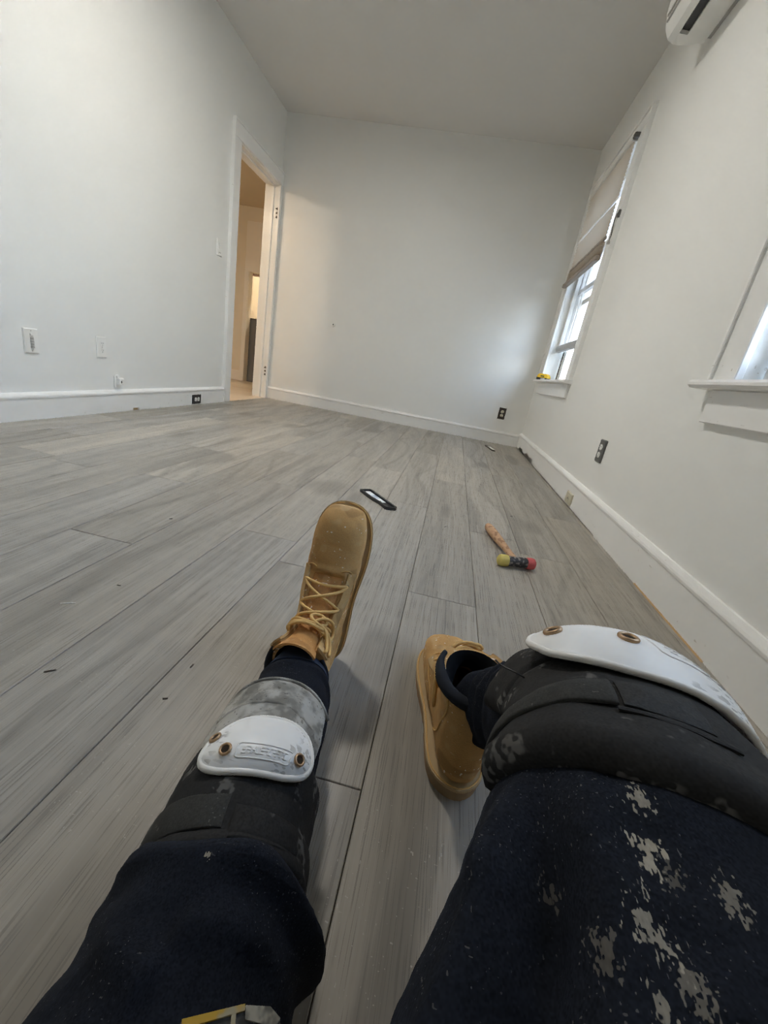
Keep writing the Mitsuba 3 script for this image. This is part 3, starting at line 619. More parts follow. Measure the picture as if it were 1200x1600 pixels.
# ------------------------------------------------------------------ the person
thing('person', 'seated person in dark navy trousers, white-capped knee pads and tan work boots', 'person')
class Leg:
    def __init__(s, st, up=(0, 0, 1)):
        st = A(st, float); s.n = len(st)
        t = np.r_[0, np.cumsum(np.linalg.norm(np.diff(st[:, :3], axis=0), axis=1))]
        s.L = t[-1]; s.f = PchipInterpolator(t, st[:, :5]); 
        from scipy.interpolate import CubicSpline, make_interp_spline
        s.c = make_interp_spline(t, st[:, :3], k=3); s.up = A(up, float); s.t = t
    def frame(s, t):
        c = s.c(t); T = s.c(t, 1); T /= np.linalg.norm(T, axis=-1, keepdims=True)
        S = np.cross(T, s.up); S /= np.linalg.norm(S, axis=-1, keepdims=True)
        V = np.cross(S, T); ab = s.f(t)[..., 3:5]
        return c, T, S, V, ab
    def pt(s, t, th, off=0.0):
        """point at arc length t and angle th (0 = top, + towards +x side), pushed out by off; arrays broadcast"""
        t, th, off = np.broadcast_arrays(A(t, float), A(th, float), A(off, float))
        c, T, S, V, ab = s.frame(t)
        a, b = ab[..., 0] + off, ab[..., 1] + off
        ct, sth = np.cos(th), np.sin(th)
        e = 0.92
        return c + (a * np.sign(sth) * np.abs(sth) ** e)[..., None] * S + (b * np.sign(ct) * np.abs(ct) ** e)[..., None] * V
    def nrm(s, t, th):
        h = 1e-3
        du = s.pt(t + h, th) - s.pt(t - h, th); dv = s.pt(t, th + h) - s.pt(t, th - h)
        n = np.cross(du, dv); n /= np.linalg.norm(n, axis=-1, keepdims=True) + 1e-12
        o = s.pt(t, th) - s.frame(A(t, float))[0]
        return n * np.sign((n * o).sum(-1, keepdims=True))
    def at_y(s, y):
        tt = np.linspace(0, s.L, 2000); return float(np.interp(y, s.c(tt)[:, 1], tt))
    def loft(s, nt, nth, disp, t0=0.0, t1=None):
        tt = np.linspace(t0, s.L if t1 is None else t1, nt); th = np.arange(nth) * 2 * np.pi / nth
        Tt, Th = np.meshgrid(tt, th, indexing='ij')
        P = s.pt(Tt, Th); N = s.nrm(Tt, Th)
        P = P + N * disp(P, Tt, Th)[..., None]
        return skin(list(P))
legL = Leg([(-0.10, -0.30, 0.125, 0.105, 0.115), (-0.102, -0.05, 0.115, 0.096, 0.105), (-0.096, 0.06, 0.108, 0.088, 0.100), (-0.099, 0.15, 0.108, 0.083, 0.094),
            (-0.103, 0.200, 0.111, 0.080, 0.088), (-0.108, 0.221, 0.112, 0.060, 0.066), (-0.116, 0.28, 0.116, 0.059, 0.063), (-0.122, 0.35, 0.110, 0.060, 0.060), (-0.131, 0.43, 0.100, 0.058, 0.057),
            (-0.140, 0.49, 0.097, 0.048, 0.047), (-0.147, 0.53, 0.094, 0.037, 0.036), (-0.148, 0.575, 0.092, 0.028, 0.028)])
legR = Leg([(0.10, -0.30, 0.130, 0.105, 0.115), (0.130, -0.12, 0.190, 0.112, 0.112), (0.141, 0.02, 0.247, 0.137, 0.112), (0.165, 0.12, 0.283, 0.116, 0.098),
            (0.178, 0.195, 0.302, 0.100, 0.082), (0.190, 0.245, 0.306, 0.087, 0.066), (0.194, 0.29, 0.298, 0.082, 0.063), (0.190, 0.335, 0.276, 0.074, 0.064),
            (0.181, 0.385, 0.240, 0.064, 0.062), (0.168, 0.435, 0.198, 0.056, 0.058), (0.150, 0.487, 0.145, 0.047, 0.046), (0.139, 0.52, 0.100, 0.042, 0.040)])
def fold(P, seed, amp=1.0):
    n1 = meshkit.fbm(P * A([9, 14, 12]), 3, seed) - 0.5
    n2 = meshkit.fbm(P * A([28, 38, 34]), 3, seed + 5) - 0.5
    return amp * (0.026 * n1 + 0.010 * n2)
def dispL(P, t, th):
    y = P[..., 1]
    d = fold(P, 11, 0.8) * np.clip((0.22 - y) / 0.05, 0.25, 1)
    d += 0.013 * np.exp(-((y - 0.196 - 0.005 * np.sin(3 * th)) / 0.011) ** 2) * (0.75 + 0.6 * np.maximum(0, np.sin(th)) + 0.25 * np.sin(5 * th))
    d += 0.008 * np.exp(-((y - 0.135 - 0.03 * np.sin(1.5 * th + 0.6)) / 0.012) ** 2) * np.maximum(0, np.cos(th - 0.2)) + 0.007 * np.exp(-((y - 0.085 + 0.035 * np.sin(1.2 * th)) / 0.012) ** 2) * np.maximum(0, np.cos(th + 0.3))
    d += 0.004 * np.exp(-((y - 0.475 - 0.006 * np.sin(2 * th)) / 0.010) ** 2)
    return d
def dispR(P, t, th):
    y = P[..., 1]
    d = fold(P, 23, 0.7)
    g = np.clip((0.21 - y) / 0.06, 0, 1)
    q = th % (2 * np.pi) - 2 * np.pi + 1.6 * (y - 0.1)
    d += g * (0.019 * np.exp(-((q + 0.95) / 0.11) ** 2) - 0.018 * np.exp(-((q + 0.70) / 0.11) ** 2) + 0.008 * np.exp(-((q + 0.42) / 0.12) ** 2))      # drape on the inner side
    d += np.clip((y - 0.38) / 0.04, 0, 1) * 0.004 * np.sin(165 * t + 2.4 * np.sin(th * 1.0 + 0.5)) 
    return d
mL = legL.loft(260, 128, dispL); mR = legR.loft(280, 128, dispR)
def man(m): return m3.Manifold(m3.Mesh(A(m.vertices, np.float32), A(m.faces, np.uint32)))
pel = m3.Manifold.batch_hull([m3.Manifold.sphere(r, 40).translate(p_) for r, p_ in ((0.125, (-0.10, -0.33, 0.130)), (0.125, (0.10, -0.33, 0.135)), (0.11, (-0.07, -0.42, 0.22)), (0.11, (0.07, -0.42, 0.22)))])
try:
    u = man(mL) + man(mR) + pel
    mm = u.to_mesh(); trousers = trimesh.Trimesh(mm.vert_properties[:, :3], mm.tri_verts, process=False)
    assert len(trousers.faces) > 10000
except Exception:
    pm = pel.to_mesh(); trousers = cat(mL, mR, trimesh.Trimesh(pm.vert_properties[:, :3], pm.tri_verts))
STAINS += [(0.1432, 0.185, 0.3797, 0.0085, 0.75), (0.1364, 0.1566, 0.3751, 0.0088, 1.0), (0.1256, 0.125, 0.3743, 0.0105, 0.75), (0.1645, 0.1444, 0.3805, 0.0085, 0.5), (0.1344, 0.1105, 0.3756, 0.0080, 0.4),
           (0.1035, 0.114, 0.3708, 0.0100, 0.25), (0.1202, 0.1023, 0.373, 0.0065, 0.7), (0.0985, 0.1463, 0.3437, 0.0080, 0.15), (0.1438, 0.1484, 0.3765, 0.0075, 0.25), (-0.1043, 0.1908, 0.2083, 0.004, 0.8), (-0.1338, 0.2262, 0.1743, 0.012, 0.35), (-0.1149, 0.2293, 0.1779, 0.010, 0.35)]
procm('m_fleece', fleece, rough=0.95, spec=0.12, bump=fleece_bump, bscale=0.0011, beps=6e-4, sheen=0.25)
put('person__trousers', trousers, 'm_fleece', smooth=True); part('person__trousers', 'dark navy fleece trousers with dried plaster spots')
# smooth lower cuff on the left leg
tc0 = legL.at_y(0.485)
cuffm = legL.loft(40, 96, lambda P, t, th: 0.0022 + 0.0006 * np.sin(60 * t), tc0, legL.L)
put('person__cuff', cuffm, 'm_cuff', smooth=True); part('person__cuff', 'smooth navy ankle cuff going into the left boot')

# ------------------------------------------------------------------ boots (built in boot space: x across, y to the toe, z up)
PROF = A([  # top y,z ; bottom y,z ; half width
    (0.311, 0.047, 0.311, 0.034, 0.012), (0.306, 0.058, 0.308, 0.026, 0.028), (0.295, 0.070, 0.300, 0.022, 0.037), (0.275, 0.082, 0.280, 0.022, 0.0445), (0.245, 0.089, 0.250, 0.022, 0.0485),
    (0.215, 0.092, 0.215, 0.022, 0.0485), (0.185, 0.099, 0.180, 0.022, 0.0465), (0.160, 0.113, 0.140, 0.022, 0.0445), (0.142, 0.128, 0.095, 0.022, 0.040), (0.130, 0.143, 0.036, 0.022, 0.0375), (0.123, 0.157, -0.003, 0.030, 0.0380),
    (0.119, 0.168, -0.008, 0.062, 0.040), (0.116, 0.182, -0.005, 0.100, 0.0425), (0.115, 0.198, -0.004, 0.135, 0.046), (0.116, 0.212, -0.006, 0.165, 0.051)])
boot_state = {'flare': 0.0}
def prof_at(s):
    q = np.atleast_2d(PchipInterpolator(np.arange(len(PROF)), PROF)(np.minimum(s, 14.0))).copy(); fl = boot_state['flare'] * np.clip((np.atleast_1d(s) - 10.5) / 3.5, 0, 1)
    q[:, 4] *= 1 + 0.14 * fl; q[:, 0] += 0.004 * fl; q[:, 1] -= 0.034 * fl
    return q
def boot_rings(off=0.0, k0=0, sub=6, m=72):
    t = np.arange(len(PROF)); tt = np.linspace(k0, len(PROF) - 1, int((len(PROF) - 1 - k0) * sub) + 1)
    q = prof_at(tt)
    rings = []
    a = np.arange(m) * 2 * np.pi / m          # a = 0 at the top
    for i, (ty, tz, by, bz, w) in enumerate(q):
        top, bot = A([0, ty, tz]), A([0, by, bz]); c = (top + bot) / 2; ax = (top - bot); h = np.linalg.norm(ax) / 2; ax /= 2 * h
        sole = np.clip(1 - (tt[i] - 9) / 2.0, 0, 1)      # 1 where the ring ends on the sole
        ca, sa = np.cos(a), np.sin(a)
        up = np.where(ca > 0, np.abs(ca) ** 0.95, 0) ; dn = np.where(ca <= 0, np.abs(ca) ** (0.95 - 0.45 * sole), 0)
        z = (h + off) * (up - dn)
        x = (w + off) * np.sign(sa) * np.abs(sa) ** (0.9 - 0.2 * sole)
        # below the widest point the upper stays nearly vertical above the sole
        rings.append(c + x[:, None] * A([1, 0, 0]) + z[:, None] * ax)
    return rings, tt
def boot_pt(s, a, off=0.0):
    q = prof_at(s)[0]
    top, bot = A([0, q[0], q[1]]), A([0, q[2], q[3]]); c = (top + bot) / 2; ax = top - bot; h = np.linalg.norm(ax) / 2; ax /= 2 * h
    ca, sa = math.cos(a), math.sin(a)
    sole = min(max(1 - (s - 9) / 2.0, 0), 1)
    return c + A([1, 0, 0]) * (q[4] + off) * np.sign(sa) * abs(sa) ** (0.9 - 0.2 * sole) + ax * (h + off) * (abs(ca) ** 0.95 if ca > 0 else -abs(ca) ** (0.95 - 0.45 * sole))
def foot_outline(off=0.0, n=90):
    ys = [0.312, 0.306, 0.292, 0.265, 0.235, 0.205, 0.17, 0.13, 0.09, 0.05, 0.022, 0.004, -0.004]
    ws = [0.0, 0.025, 0.039, 0.0485, 0.0515, 0.0505, 0.046, 0.0405, 0.0395, 0.039, 0.034, 0.020, 0.0]
    pts = [(w, y) for w, y in zip(ws, ys)] + [(-w, y) for w, y in zip(ws[-2:0:-1], ys[-2:0:-1])]
    q = A(pts + pts[:1]); t = np.r_[0, np.cumsum(np.linalg.norm(np.diff(q, axis=0), axis=1))]
    from scipy.interpolate import CubicSpline
    q = CubicSpline(t, q, bc_type='periodic')(np.linspace(0, t[-1], n + 1)[:-1])
    return Polygon(q).buffer(0.010, 12).buffer(-0.010 + off, 12)
def make_boot(key, M4, side, label, laces, tongue_end=16.0, flare=0.0):
    boot_state['flare'] = flare
    def loc(m):
        m = m.copy(); m.apply_transform(M4); return m
    def P(p_): return (M4 @ np.r_[p_, 1.0])[:3]
    rings, tt = boot_rings()
    R = A(rings)                                           # (k, m, 3)
    k, m = R.shape[:2]
    a = np.arange(m) * 2 * np.pi / m; aa = np.where(a > np.pi, a - 2 * np.pi, a)
    # creases on the vamp and a soft quarter bulge
    N = np.zeros_like(R)
    cen = R.mean(1, keepdims=True); N = R - cen; N /= np.linalg.norm(N, axis=2, keepdims=True) + 1e-9
    S, AA = np.meshgrid(tt, aa, indexing='ij')
    n1 = meshkit.fbm(R * 45 + side * 7, 3, 5) - 0.5
    d = 0.004 * n1
    d -= 0.0022 * np.exp(-((S - 5.0 - 0.25 * np.cos(AA * 2)) / 0.14) ** 2) * np.clip(np.cos(AA) * 1.6, 0, 1)
    d -= 0.0016 * np.exp(-((S - 4.4 + 0.2 * np.cos(AA * 2)) / 0.12) ** 2) * np.clip(np.cos(AA) * 1.6, 0, 1)
    throat = (np.clip((S - 5.7) / 0.3, 0, 1) * (np.abs(AA) < 0.58))
    d -= 0.0095 * throat
    R = R + N * d[..., None]
    # outer wall + inner wall (open at the collar)
    inn, ti = boot_rings(-0.0125, 9.0); I = A(inn)
    outer = skin(list(R), cap=False)
    toe_cap = trimesh.Trimesh(np.vstack([R[0], R[0].mean(0)]), [[i, (i + 1) % m, m] for i in range(m)], process=False)
    rim = skin([R[-1], I[-1]], cap=False)
    up = cat(outer, toe_cap, rim); up.merge_vertices()
    put(key, loc(up), 'm_nubuck', smooth=55); part(key, label)
    lin = skin(list(I), cap=False)
    put(key + '__lining', loc(lin), 'm_lining', smooth=True); part(key + '__lining', 'black padded lining')
    # padded collar roll on sides and back
    cp = [boot_pt(14, t, -0.004) + A([0, 0, 0.001]) for t in np.linspace(0.95, 2 * np.pi - 0.95, 26)]
    cr = (0.0080 + 0.0012 * flare) * np.clip(np.minimum(np.arange(26), 25 - np.arange(26)) / 5.0, 0.25, 1) ** 0.6
    put(key + '__collar', loc(tube(cp, cr, 12, sub=2)), 'm_lining_grey', smooth=True)
    # sole with heel, welt
    fo = foot_outline(0.0045)
    heel = fo.intersection(Polygon([(-1, -1), (1, -1), (1, 0.098), (-1, 0.104)])); fore = fo.intersection(Polygon([(-1, 0.125), (1, 0.121), (1, 1), (-1, 1)]))
    so = cat(trimesh.creation.extrude_polygon(fo, 0.011, engine='earcut').apply_translation([0, 0, 0.0085]), trimesh.creation.extrude_polygon(heel.buffer(-0.001), 0.009, engine='earcut'), trimesh.creation.extrude_polygon(fore.buffer(-0.001), 0.009, engine='earcut'))
    put(key + '__sole', loc(so), 'm_sole', smooth=30)
    we = trimesh.creation.extrude_polygon(foot_outline(0.0066), 0.0045, engine='earcut').apply_translation([0, 0, 0.0195])
    put(key + '__welt', loc(we), 'm_welt', smooth=30)
    wl = A(foot_outline(0.0036).exterior.coords)[:-1]
    put(key + '__stitching', loc(tube([(x, y, 0.0245) for x, y in wl[::2]] , 0.0012, 6, sub=1)), 'm_lace', smooth=True)
    # tongue
    ss = np.linspace(5.75, min(tongue_end, 14.0), 40); ta_ = np.linspace(-0.66, 0.66, 19)
    G = A([[boot_pt(s_, t_, -0.0085) + A([0, 0.0, 0.0]) for t_ in ta_] for s_ in ss])
    if tongue_end > 14: G = np.concatenate([G, A([[G[-1, j] + (G[-1, j] - G[-6, j]) * f_ for j in range(19)] for f_ in (0.35, 0.7, 1.0, 1.25)])])
    # the tongue bulges between the eyestays
    bul = 0.0045 * np.cos(ta_ / 0.66 * np.pi / 2)[None, :] * np.clip((np.linspace(6.4, 15, len(G)) - 6.6) / 1.5, 0, 1)[:, None]
    NG = np.cross(np.gradient(G, axis=0), np.gradient(G, axis=1)); NG /= np.linalg.norm(NG, axis=2, keepdims=True)
    if (NG[..., 1].mean()) < 0: NG = -NG
    put(key + '__tongue', loc(slab(G + NG * bul[..., None], NG, 0.003)), 'm_tongue', smooth=50); part(key + '__tongue', 'orange-tan tongue')
    # eyestays: two raised strips with eyelets
    for sg in (-1, 1):
        s1, a1 = np.linspace(5.55, 13.9, 44), np.linspace(0.56, 1.02, 7)
        G = A([[boot_pt(s_, sg * (t_ + 0.10 * (1 - (s_ - 6.2) / 7.7)), 0.0006) for t_ in a1] for s_ in s1])
        NG = np.cross(np.gradient(G, axis=0), np.gradient(G, axis=1)); NG /= np.linalg.norm(NG, axis=2, keepdims=True)
        if (NG[..., 1].mean() + NG[..., 2].mean()) < 0: NG = -NG
        put(key + '__eyestay', loc(slab(G, NG, 0.0032)), 'm_eyestay', smooth=40)
        for s_ in (6.3, 7.9, 9.5, 11.2, 12.8):
            c = boot_pt(s_, sg * 0.78, 0.0030); nn = c - boot_pt(s_, sg * 0.78, -0.01)
            put(key + '__eyelet', loc(torus(c, nn, 0.0030, 0.0010, 14, 6)), 'm_sole', smooth=True)
    # seams: the vamp edge curve on each side and the heel counter
    for sg in (-1, 1):
        put(key + '__seam', loc(tube([boot_pt(s_, sg * a_, 0.0010) for s_, a_ in ((5.5, 0.35), (5.45, 0.75), (5.9, 1.15), (6.8, 1.50), (7.6, 1.85))], 0.0010, 6)), 'm_lace', smooth=True)
        put(key + '__seam', loc(tube([boot_pt(s_, sg * a_, 0.0010) for s_, a_ in ((13.6, 2.3), (12.2, 2.15), (11.0, 1.9), (10.0, 1.75), (9.2, 1.78), (8.6, 1.95))], 0.0010, 6)), 'm_lace', smooth=True)
    # laces
    for pts in laces:
        q = [boot_pt(s_, a_, o_) for s_, a_, o_ in pts]
        put(key + '__lace', loc(tube(q, 0.0027, 8)), 'm_lace', smooth=True)
def zigzag(levels):
    out = []
    for i, s_ in enumerate(levels):
        out.append([(s_, -0.78, 0.0035), (s_ + 0.05, -0.3, 0.0045), (s_ + 0.1, 0.0, 0.006), (s_ + 0.05, 0.3, 0.0045), (s_, 0.78, 0.0035)] if i == 0 else
                   [(levels[i - 1] , -0.78, 0.003), (levels[i - 1] + 0.5, -0.25, 0.006), (s_ - 0.4, 0.25, 0.006), (s_, 0.78, 0.0035)])
        if i: out.append([(levels[i - 1], 0.78, 0.003), (levels[i - 1] + 0.5, 0.25, 0.0085), (s_ - 0.4, -0.25, 0.0085), (s_, -0.78, 0.0035)])
    return out
bow = [
    [(9.9, -0.78, 0.003), (10.2, -0.2, 0.009), (10.4, 0.15, 0.012), (9.7, 0.45, 0.012), (9.2, 0.3, 0.014), (9.4, 0.0, 0.016), (10.2, 0.1, 0.017), (10.6, 0.35, 0.014)],
    [(10.4, 0.1, 0.012), (9.5, 0.25, 0.018), (9.3, 0.6, 0.014), (10.0, 0.85, 0.009), (10.9, 0.9, 0.008), (11.3, 0.75, 0.008)],
    [(10.5, 0.1, 0.014), (10.9, -0.25, 0.016), (10.9, -0.6, 0.013), (10.4, -0.85, 0.009), (10.1, -0.6, 0.012), (10.3, -0.2, 0.016), (10.6, 0.2, 0.016)],
    [(10.6, 0.2, 0.014), (11.0, 0.45, 0.013), (11.1, 0.1, 0.016), (11.2, -0.3, 0.015), (11.0, -0.7, 0.011), (10.7, -0.95, 0.008)],
    [(10.5, 0.3, 0.014), (11.2, 0.6, 0.012), (12.0, 0.75, 0.009), (12.8, 0.85, 0.007), (13.6, 0.8, 0.007)],
    [(10.6, 0.4, 0.012), (11.4, 0.8, 0.010), (12.3, 0.95, 0.008), (13.3, 1.0, 0.007)],
    [(9.9, 0.78, 0.003), (10.3, 0.3, 0.010), (10.5, 0.0, 0.013), (10.4, -0.3, 0.013), (10.7, -0.55, 0.010), (11.4, -0.62, 0.006)],
    [(11.4, 0.78, 0.003), (11.0, 0.2, 0.011), (10.8, -0.2, 0.013), (11.4, -0.78, 0.004)]]
def basis(o, ydir, zhint):
    y = A(ydir, float) / np.linalg.norm(ydir); z = A(zhint, float); z -= y * (z @ y); z /= np.linalg.norm(z); x = np.cross(y, z)
    M4 = np.eye(4); M4[:3, 0], M4[:3, 1], M4[:3, 2], M4[:3, 3] = x, y, z, o
    return M4
ML = basis((-0.148, 0.688, 0.0030), (0.0, 0.22, 0.975), (0.0, -0.97, 0.22))
MR = basis((0.127, 0.462, 0.0), (-0.105, 0.9945, 0.0), (0.0, 0.0, 1.0))
make_boot('person__boot', ML, 1, 'left tan work boot, heel on the floor and toe up', zigzag((6.3, 7.9, 9.5)) + bow)
make_boot('person__boot_001', MR, -1, 'right tan work boot, flat on the floor', zigzag((6.3, 7.9, 9.5, 11.2)) + bow[:3] + [[(12.4, -0.70, 0.006), (11.2, -1.00, 0.010), (10.2, -1.25, 0.011), (10.3, -1.55, 0.010), (11.3, -1.50, 0.010), (12.4, -1.15, 0.010), (13.0, -0.80, 0.008)], [(12.6, -0.75, 0.008), (11.5, -0.95, 0.012), (10.0, -1.05, 0.010), (9.2, -1.25, 0.006)]], tongue_end=12.5, flare=1.0)

# ------------------------------------------------------------------ knee pads
def grid(leg, t0, t1, h0, h1, nt, nh):
    return np.meshgrid(np.linspace(t0, t1, nt), np.linspace(h0, h1, nh), indexing='ij')
def pad_piece(key, leg, t0, t1, h0, h1, off, th, mat, nt=36, nh=60, edge=None, seed=3, wob=0.0015, label=None, smooth=50):
    Tt, Th = grid(leg, t0, t1, h0, h1, nt, nh)
    if edge is not None: Tt = edge(Tt, Th)
    u = np.linspace(0, 1, nt)[:, None]; v = np.linspace(0, 1, nh)[None, :]
    e = np.minimum(np.minimum(u, 1 - u) * (t1 - t0), np.minimum(v, 1 - v) * (h1 - h0) * 0.07)
    puff = 0.35 + 0.65 * np.sqrt(np.clip(e / 0.010, 0, 1))
    P_ = leg.pt(Tt, Th, off); N_ = leg.nrm(Tt, Th)
    w = (meshkit.fbm(P_ * 40, 3, seed) - 0.5) * wob * 2
    k = put(key, slab(P_, N_, th * puff + w), mat, smooth=smooth)
    if label: part(k, label)
    return k
def cap_piece(key, leg, t0, dt0, dt1, th0, hw, off, dome, rim=0.0033, thick=0.004, eyelets=(), plate_=None, flat=0.010, skew=0.0, ey=1.0):
    """dome-shaped shell over the knee: outline wide at -t (thigh side), rounder at +t"""
    nr, na = 26, 96
    ph = np.linspace(0, 2 * np.pi, na, endpoint=False)
    def uv2(r, p_):
        cx, sy = np.cos(p_), np.sin(p_)
        x = np.sign(cx) * np.abs(cx) ** np.where(sy < 0, 0.62, 0.92); y = np.sign(sy) * np.abs(sy) ** np.where(sy < 0, 0.62, 0.95)
        x = x * (1 - 0.16 * np.maximum(0, y) * np.abs(x))
        return r * x, r * y
    def where(x, y, extra=0.0):
        r2 = np.clip(x * x + y * y, 0, 1.3)
        t = t0 + np.where(y < 0, dt0, dt1) * y + skew * x; h = th0 + hw * x
        o = off + dome * (1 - np.clip(r2, 0, 1.2)) + extra + flat * x * x
        return leg.pt(t, h, o)
    rs = np.linspace(0.0, 1.0, nr) ** 0.8
    X, Y = zip(*[uv2(r, ph) for r in rs[1:]]); X, Y = A(X), A(Y)
    O = where(X, Y); c = where(A(0.0), A(0.0))
    In = where(X, Y, -thick); ci = where(A(0.0), A(0.0), -thick)
    v = np.vstack([O.reshape(-1, 3), c[None], In.reshape(-1, 3), ci[None]])
    k, n = nr - 1, na; f = []; b = k * n + 1
    i = np.arange(n); j = (i + 1) % n
    f += [np.stack([i, j, i * 0 + k * n], 1), np.stack([j + b, i + b, i * 0 + k * n + b], 1)]
    for r in range(k - 1):
        a0, a1 = r * n, (r + 1) * n
        f += [np.stack([a0 + i, a1 + i, a1 + j], 1), np.stack([a0 + i, a1 + j, a0 + j], 1), np.stack([b + a0 + i, b + a1 + j, b + a1 + i], 1), np.stack([b + a0 + i, b + a0 + j, b + a1 + j], 1)]
    a0 = (k - 1) * n
    f += [np.stack([a0 + i, b + a0 + i, b + a0 + j], 1), np.stack([a0 + i, b + a0 + j, a0 + j], 1)]
    m = trimesh.Trimesh(v, np.vstack(f), process=False)
    if m.volume < 0: m.invert()
    ck = put(key + '__cap', m, 'm_cap', smooth=50); part(ck, 'hard white plastic cap')
    ring = list(where(*uv2(1.0, ph), -thick / 2)); ring += ring[:2]
    put(key + '__cap_rim', tube(ring, rim, 10, sub=1), 'm_cap_rim', smooth=True)
    def nrm_at(x, y):
        h = 0.02
        du = where(A(x + h), A(y)) - where(A(x - h), A(y)); dv = where(A(x), A(y + h)) - where(A(x), A(y - h))
        nn = np.cross(du, dv); nn /= np.linalg.norm(nn); o = where(A(x), A(y)) - leg.frame(A(t0))[0]
        return nn if nn @ o > 0 else -nn
    for x, y in eyelets:
        p0 = where(A(x), A(y)); nn = nrm_at(x, y)
        put(key + '__eyelet', torus(p0 + nn * 0.0008, nn, 0.0049 * ey, 0.0014 * ey, 26, 10), 'm_brass', smooth=True)
        put(key + '__eyelet_hole', disc(p0 - nn * 0.0005, nn, 0.0041 * ey, 0.003, 20), 'm_hole')
    if plate_:
        x0, x1, y0, y1 = plate_
        # raised frame line and worn raised marks
        a = [(x0 + 0.04, y0), (x1 - 0.04, y0), (x1, y0 + 0.05), (x1, y1 - 0.05), (x1 - 0.04, y1), (x0 + 0.04, y1), (x0, y1 - 0.05), (x0, y0 + 0.05), (x0 + 0.04, y0)]
        pts = []
        for (xa, ya), (xb, yb) in zip(a[:-1], a[1:]):
            for q in np.linspace(0, 1, 6, endpoint=False): pts.append(where(A(xa + (xb - xa) * q), A(ya + (yb - ya) * q), 0.0001))
        pts.append(pts[0])
        put(key + '__frame', tube(pts, 0.0008, 6, sub=1), 'm_cap', smooth=True)
        r_ = np.random.default_rng(5); ms = []
        n_ = 11
        for q in range(n_):
            xm = x0 + (x1 - x0) * (0.09 + 0.82 * (q + 0.5) / n_); w_ = (x1 - x0) * 0.028; hh = (y1 - y0) * 0.22; ym = (y0 + y1) / 2
            st = [[(xm - w_, ym - hh), (xm - w_, ym + hh)], [(xm + w_, ym - hh), (xm + w_, ym + hh)], [(xm - w_, ym + hh), (xm + w_, ym + hh)], [(xm - w_, ym - hh), (xm + w_, ym - hh)], [(xm - w_, ym), (xm + w_, ym)]]
            for s_ in r_.permutation(5)[:3]:
                (xa, ya), (xb, yb) = st[s_]
                ms.append(tube([where(A(xa), A(ya), 0.0), where(A(xb), A(yb), 0.0)], 0.0008, 6))
        put(key + '__marks', cat(*ms), 'm_cap', smooth=True); part(key + '__marks', 'worn raised lettering, no longer readable')
# left knee
K = 'person__knee_pad'
pad_piece(K, legL, legL.at_y(0.206), legL.at_y(0.315), -1.75, 1.75, -0.002, 0.016, 'm_pad_black', seed=4, wob=0.003); part(K, 'left knee pad with white cap and dusty lower foam')
pad_piece(K + '__lower_foam', legL, legL.at_y(0.298), legL.at_y(0.410), -1.5, 1.02, -0.002, 0.016, 'm_pad_dusty', edge=lambda t, h: t - 0.030 * np.abs((h + 0.2) / 1.3) ** 2.2 * np.clip((t - legL.at_y(0.31)) / 0.09, 0, 1), seed=9, wob=0.004, label='dust-whitened lower foam')
pad_piece(K + '__strap', legL, legL.at_y(0.222), legL.at_y(0.250), -1.7, -0.02, 0.014, 0.0035, 'm_strap', seed=12, edge=lambda t, h: t + 0.004 * (h + 0.8), label='charcoal hook-and-loop strap')
pad_piece(K + '__strap', legL, legL.at_y(0.216), legL.at_y(0.248), 0.05, 1.7, 0.014, 0.0035, 'm_pad_black', seed=14, edge=lambda t, h: t + 0.003 * (h - 0.4))
hb = np.linspace(-1.46, 1.0, 30)
put(K + '__binding', tube([legL.pt(legL.at_y(0.408) - 0.030 * abs((h + 0.2) / 1.3) ** 2.2 - 0.001, h, 0.012) for h in hb], 0.0022, 8, sub=2), 'm_pad_dusty', smooth=True)
put(K + '__crease', tube([legL.pt(legL.at_y(0.352) + 0.006 * math.cos(2.2 * h + 0.5) - 0.012 * abs(h), h, 0.0125) for h in np.linspace(-0.95, 0.9, 24)], 0.0030, 8, sub=2), 'm_pad_dusty', smooth=True)
cap_piece(K, legL, legL.at_y(0.288), 0.017, 0.038, 0.10, 0.64, 0.020, 0.010, flat=0.006, skew=0.007, eyelets=((-0.86, 0.25), (-0.52, -0.30), (0.68, -0.22)), plate_=(-0.34, 0.52, -0.62, -0.05))
# right knee
K = 'person__knee_pad_001'
pad_piece(K, legR, legR.at_y(0.200), legR.at_y(0.315), -1.5, 1.75, -0.002, 0.018, 'm_pad_black', seed=5, wob=0.003); part(K, 'right knee pad nearest the viewer, seen from above')
pad_piece(K + '__lower_foam', legR, legR.at_y(0.315), legR.at_y(0.385), -1.5, 1.5, -0.002, 0.018, 'm_pad_black', seed=6, wob=0.004)
pad_piece(K + '__strap', legR, legR.at_y(0.236), legR.at_y(0.262), -1.55, -0.33, 0.0165, 0.0045, 'm_strap', seed=15, edge=lambda t, h: t + 0.006 * (h + 0.9), label='charcoal strap end')
pad_piece(K + '__hook_patch', legR, legR.at_y(0.240), legR.at_y(0.266), -0.30, 0.16, 0.0165, 0.0025, 'm_hook', seed=16, label='black hook patch')
pad_piece(K + '__seam_edge', legR, legR.at_y(0.234), legR.at_y(0.2375), -0.34, 0.26, 0.0165, 0.0030, 'm_pad_black', nt=4)
cap_piece(K, legR, legR.at_y(0.320), 0.048, 0.062, 0.50, 1.16, 0.023, 0.019, ey=1.45, eyelets=((-0.80, -0.05), (-0.42, -0.42), (0.66, -0.45)), plate_=(-0.28, 0.52, -0.62, -0.16))

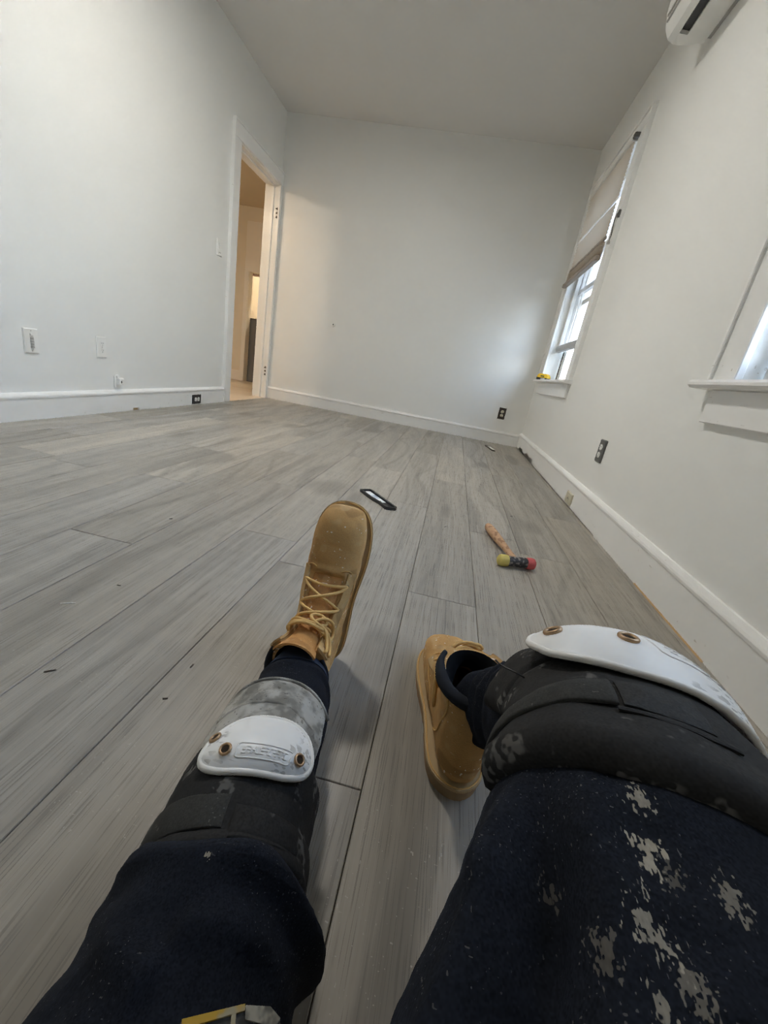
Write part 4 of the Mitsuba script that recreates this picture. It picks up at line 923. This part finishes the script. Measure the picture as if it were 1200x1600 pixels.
# ------------------------------------------------------------------ worn block lying on the left thigh, at the lower edge
thing('worn_block', 'worn dark grey block with yellow edge lines lying on the left thigh', 'tool')
def lb(poly, z0, z1):
    m = trimesh.creation.extrude_polygon(Polygon(poly), z1 - z0, engine='earcut'); v = A(m.vertices); v[:, 2] += z0 + 0.012 - 0.35 * (v[:, 0] + 0.067); m.vertices = v
    return m
put('worn_block', lb([(-0.0668, 0.105), (-0.0395, 0.1195), (-0.026, 0.1235), (-0.018, 0.121), (-0.014, 0.116), (-0.004, 0.045), (-0.045, 0.040), (-0.080, 0.07)], 0.210, 0.2235), 'm_block')
put('worn_block__edge', lb([(-0.0672, 0.1045), (-0.0395, 0.1205), (-0.0385, 0.1182), (-0.0655, 0.1015)], 0.212, 0.2250), 'm_block_edge'); part('worn_block__edge', 'worn yellow edge line')
put('worn_block__edge', lb([(-0.0455, 0.1165), (-0.0432, 0.1175), (-0.0300, 0.085), (-0.0322, 0.084)], 0.222, 0.2250), 'm_block_edge'); part('worn_block__edge_001', 'yellow cross line')
put('worn_block__plaster', lb([(-0.0392, 0.1202), (-0.026, 0.1245), (-0.019, 0.1225), (-0.0205, 0.1185), (-0.037, 0.1155)], 0.2215, 0.2246), 'm_block_plaster'); part('worn_block__plaster', 'dried plaster on the rim')
# dark chips on the floor
for lab, x, y, a, l in (('dark elongated wood chip on the floor farthest left, below the white sliver', -0.556, 0.475, 0.7, 0.008), ('dark wood chip on the floor left of the dusty knee pad foam', -0.358, 0.565, 1.6, 0.005),
                        ('tiny dark speck of wood on the floor just past the white sliver', -0.649, 0.734, 0.2, 0.004), ('small dark wood chip on the floor farthest from the boots on their left', -0.791, 1.116, 0.9, 0.005),
                        ('tiny dark chip on the floor beside the left knee cap', -0.353, 0.485, 0.4, 0.004), ('small dark chip on the floor beyond the mallet handle', 0.396, 1.970, 0.3, 0.006), ('small dark chip on the floor between the left boot and the mallet', 0.083, 1.616, 1.1, 0.006)):
    k = put('floor_chip', rotz(box(-l, l, -0.0014, 0.0014, 0, 0.0018, 0.0006), a, (x, y, 0.0)), 'm_brown_plate')
    thing(k, lab, 'chip', 'dark chips on the floor')
# a loose thread on the right pad
tt = legR.at_y(0.30)
put('person__knee_pad_001__thread', tube([legR.pt(tt, -0.95, 0.016), legR.pt(tt + 0.004, -0.99, 0.026), legR.pt(tt + 0.012, -1.02, 0.034), legR.pt(tt + 0.016, -1.02, 0.040)], 0.0008, 6), 'm_black_plastic', smooth=True)
